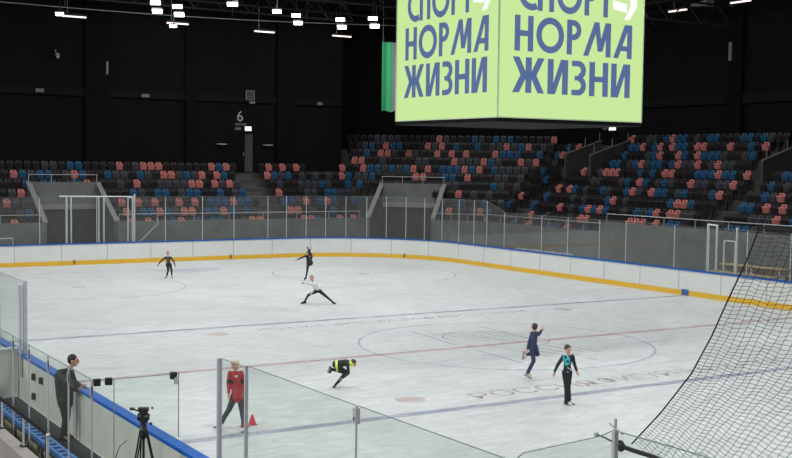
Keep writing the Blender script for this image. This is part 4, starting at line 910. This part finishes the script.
# tripod with video head
t=thing('video_tripod','black video tripod with fluid head and pan handle standing by boards','tripod',(-15.55,-11.76,.1))
for i,a in enumerate((200,320,80)):
    a=math.radians(a); f=Vector((.36*math.cos(a),.36*math.sin(a),0)); top=Vector((.05*math.cos(a),.05*math.sin(a),1.38)); mid=top.lerp(f,.5); pn=Vector((-math.sin(a),math.cos(a),0))*.022
    l=MB(); l.tube([top+pn,mid+pn],.013,8); l.tube([top-pn,mid-pn],.013,8); l.tube([mid,f+Vector((0,0,.03))],.014,8); l.obox(mid,(1,0,0),(0,1,0),(0,0,1),.03,.03,.03); lo=l.build('leg',M['tripod'],t); MB().ball(f+Vector((0,0,.02)),.022,8,6).build('rubber_foot',M['black'],lo)
MB().cap((0,0,1.34),(0,0,1.46),.07,.05).build('crown',M['tripod'],t,smooth=True); MB().tube([(0,0,.9),(0,0,1.36)],.02,8).build('centre_column',M['tripod'],t)
h=MB(); h.tube([(0,0,1.44),(0,0,1.53)],.045,12); h.obox((0,0,1.60),(1,0,0),(0,1,0),(0,0,1),.05,.055,.08); h.tube([RT*-.085+Vector((0,0,1.6)),RT*.085+Vector((0,0,1.6))],.055,14); h.build('fluid_head',M['tripod'],t,bevel=.006)
MB().obox((0,0,1.71),RT,AW,(0,0,1),.075,.045,.03).build('camera_plate',M['tripod'],t,bevel=.005)
MB().tube([RT*-.06+Vector((0,0,1.68)),RT*-.16+Vector((0,0,1.715)),RT*-.2+Vector((0,0,1.715))],.012,8).build('pan_handle',M['tripod'],t); MB().tube([RT*-.2+Vector((0,0,1.715)),RT*-.13+Vector((0,0,1.715))],.022,8).build('handle_grip',M['black'],t)
for s_ in (1,): MB().ball(RT*.11+Vector((0,0,1.5)),.022,8,6).build('lock_knob',M['black'],t); MB().ball(RT*.13+Vector((0,0,1.735)),.018,8,6).build('lock_knob',M['black'],t)
cb=thing('camera_cable','thin black cable hanging beside the tripod','cable',(-15.8,-11.3,.1)); MB().tube([(.1,-.15,1.2),(.0,-.1,1.1),(-.08,-.05,.8),(-.1,0,.4),(-.02,.05,.01)],.006,6).build('cable_run',M['black'],cb)

# red training cones
for (x,y,h,lab) in ((-11.50,-6.36,.26,'left of two small red training cones beside the glass post'),(-11.27,-6.25,.22,'right of two small red training cones beside the glass post')):
    c=thing('training_cone',lab,'cone',(x,y,0),0,'red training cones'); MB().tube([(0,0,.02),(0,0,.06),(0,0,h)],[.08,.07,.012],16).build('cone_body',M['cone'],c,smooth=False); MB().box((-.085,-.085,0),(.085,.085,.02)).build('base',M['cone'],c,bevel=.01)

# ================================================================ SAFETY NET
nt=thing('safety_net','black protective net hanging on the right with a thick bottom rope','net',(-W,-21.2,3.2))
EDGE=[(-21.2,3.25),(-21.52,3.57),(-21.83,3.93),(-22.02,4.24),(-22.19,4.57),(-22.33,4.83),(-22.44,5.08)]
CUM=[0]
for a,b_ in zip(EDGE,EDGE[1:]): CUM.append(CUM[-1]+math.dist(a,b_))
def edge(w):
    for i in range(len(EDGE)-1):
        if w<=CUM[i+1]: t=(w-CUM[i])/(CUM[i+1]-CUM[i]); return lerp(EDGE[i],EDGE[i+1],t)
    return EDGE[-1]
o0=nt.location
def NP(d,w):   # d metres towards the camera end from the sloping edge, w height along the edge
    y,z=edge(max(0,w)); f=max(0,1-w/1.2); 
    return Vector((min(d,.3)*(.05*math.sin(d*3+w*2)+.02*math.sin(w*9)),y-d*(1-.25*f)-o0.y,z-.34*d*f*f+min(1,d*6)*(.010*math.sin(d*14+w*11)+.007*math.sin(d*31-w*23))-o0.z))
Wt=CUM[-1]; b=MB(); w=.03; nr=0
while w<Wt:
    b.tube([NP(.075*i,w) for i in range(0,23)],.0019,3,False); w+=.030 if w<1.2 else .034; nr+=1
for j in range(1,24):
    b.tube([NP(.072*j,.04+i*.085+.0) for i in range(int(Wt/.085))],.0021,3,False)
mesh_=b.build('net_mesh',M['net'],nt); mesh_['kind']='stuff'
MB().tube([NP(0,w_*Wt/60) for w_ in range(61)],.006,6).build('edge_rope',M['rope'],nt)
MB().tube([Vector((0,.13,.005)),Vector((0,.0,.0)),Vector((0,-.25,-.0)),Vector((0,-.48,-.02)),Vector((0,-1.0,-.14)),Vector((0,-1.8,-.35))],.02,8).build('bottom_rope',M['rope'],nt)
MB().tube([NP(.08*i,Wt-.001) for i in range(22)],.006,6).build('top_rope',M['rope'],nt)
a=Vector((0,.13,.005))
cbp=[Vector((0,.43,.04)),Vector((0,.3,.03)),a]
MB().tube(cbp,.007,6).build('tie_cable',M['steel'],nt); MB().ball(cbp[0],.022,8,6).build('cable_end',M['rail'],nt)
rg=MB(); 
rg.tube([a+Vector((0,.035*math.cos(t),.035*math.sin(t))) for t in [2*PI*i/20 for i in range(21)]],.014,8,False); rg.build('snap_ring',M['rope'],nt)
hk=thing('post_hook','small pale cross-shaped steel fitting on the glass post beside the net ring','fitting',(-W-.07,-21.08,3.3)); MB().tube([(0,0,-.08),(0,0,.14)],.013,6).build('stem',M['rail'],hk); MB().tube([(0,-.09,.03),(0,.07,.09)],.009,6).build('cross_arm',M['rail'],hk)

# ================================================================ LIGHT
def area(x,y,z,e,sx=2.2,sy=1.2,spread=150,tgt=None):
    l=bpy.data.lights.new('arena_and_fill_light','AREA'); l.shape='RECTANGLE'; l.size=sx; l.size_y=sy; l.energy=e; l.color=(.95,.98,1.0); l.spread=math.radians(spread)
    o=bpy.data.objects.new('arena_and_fill_light',l); C.objects.link(o); o.location=(x,y,z)
    if tgt: o.rotation_euler=(Vector(tgt)-Vector((x,y,z))).to_track_quat('-Z','Y').to_euler()
for x in (-9.5,0,9.5):
    for y in (-24,-13,-3,7,17,25): area(x,y,13.0,485)
for y in (-24,-14,-4,6): area(-26,y,9,750,3,1,160,(-15.5,y+2,0))  # unseen fill lamps, added to brighten the board backs and players' box
for y in (-2,12,26): area(19,y,14.5,330,3,1,160,(24,y,4))
for x in (-10,4,14): area(x,32,14.5,330,3,1,160,(x,37,3))
w=bpy.data.worlds.new('world'); bpy.context.scene.world=w; w.use_nodes=True; w.node_tree.nodes['Background'].inputs[0].default_value=(.6,.65,.7,1); w.node_tree.nodes['Background'].inputs[1].default_value=.02
vs=bpy.context.scene.view_settings; vs.view_transform='Standard'; vs.look='None'; vs.gamma=1; vs.use_curve_mapping=False; vs.exposure=0
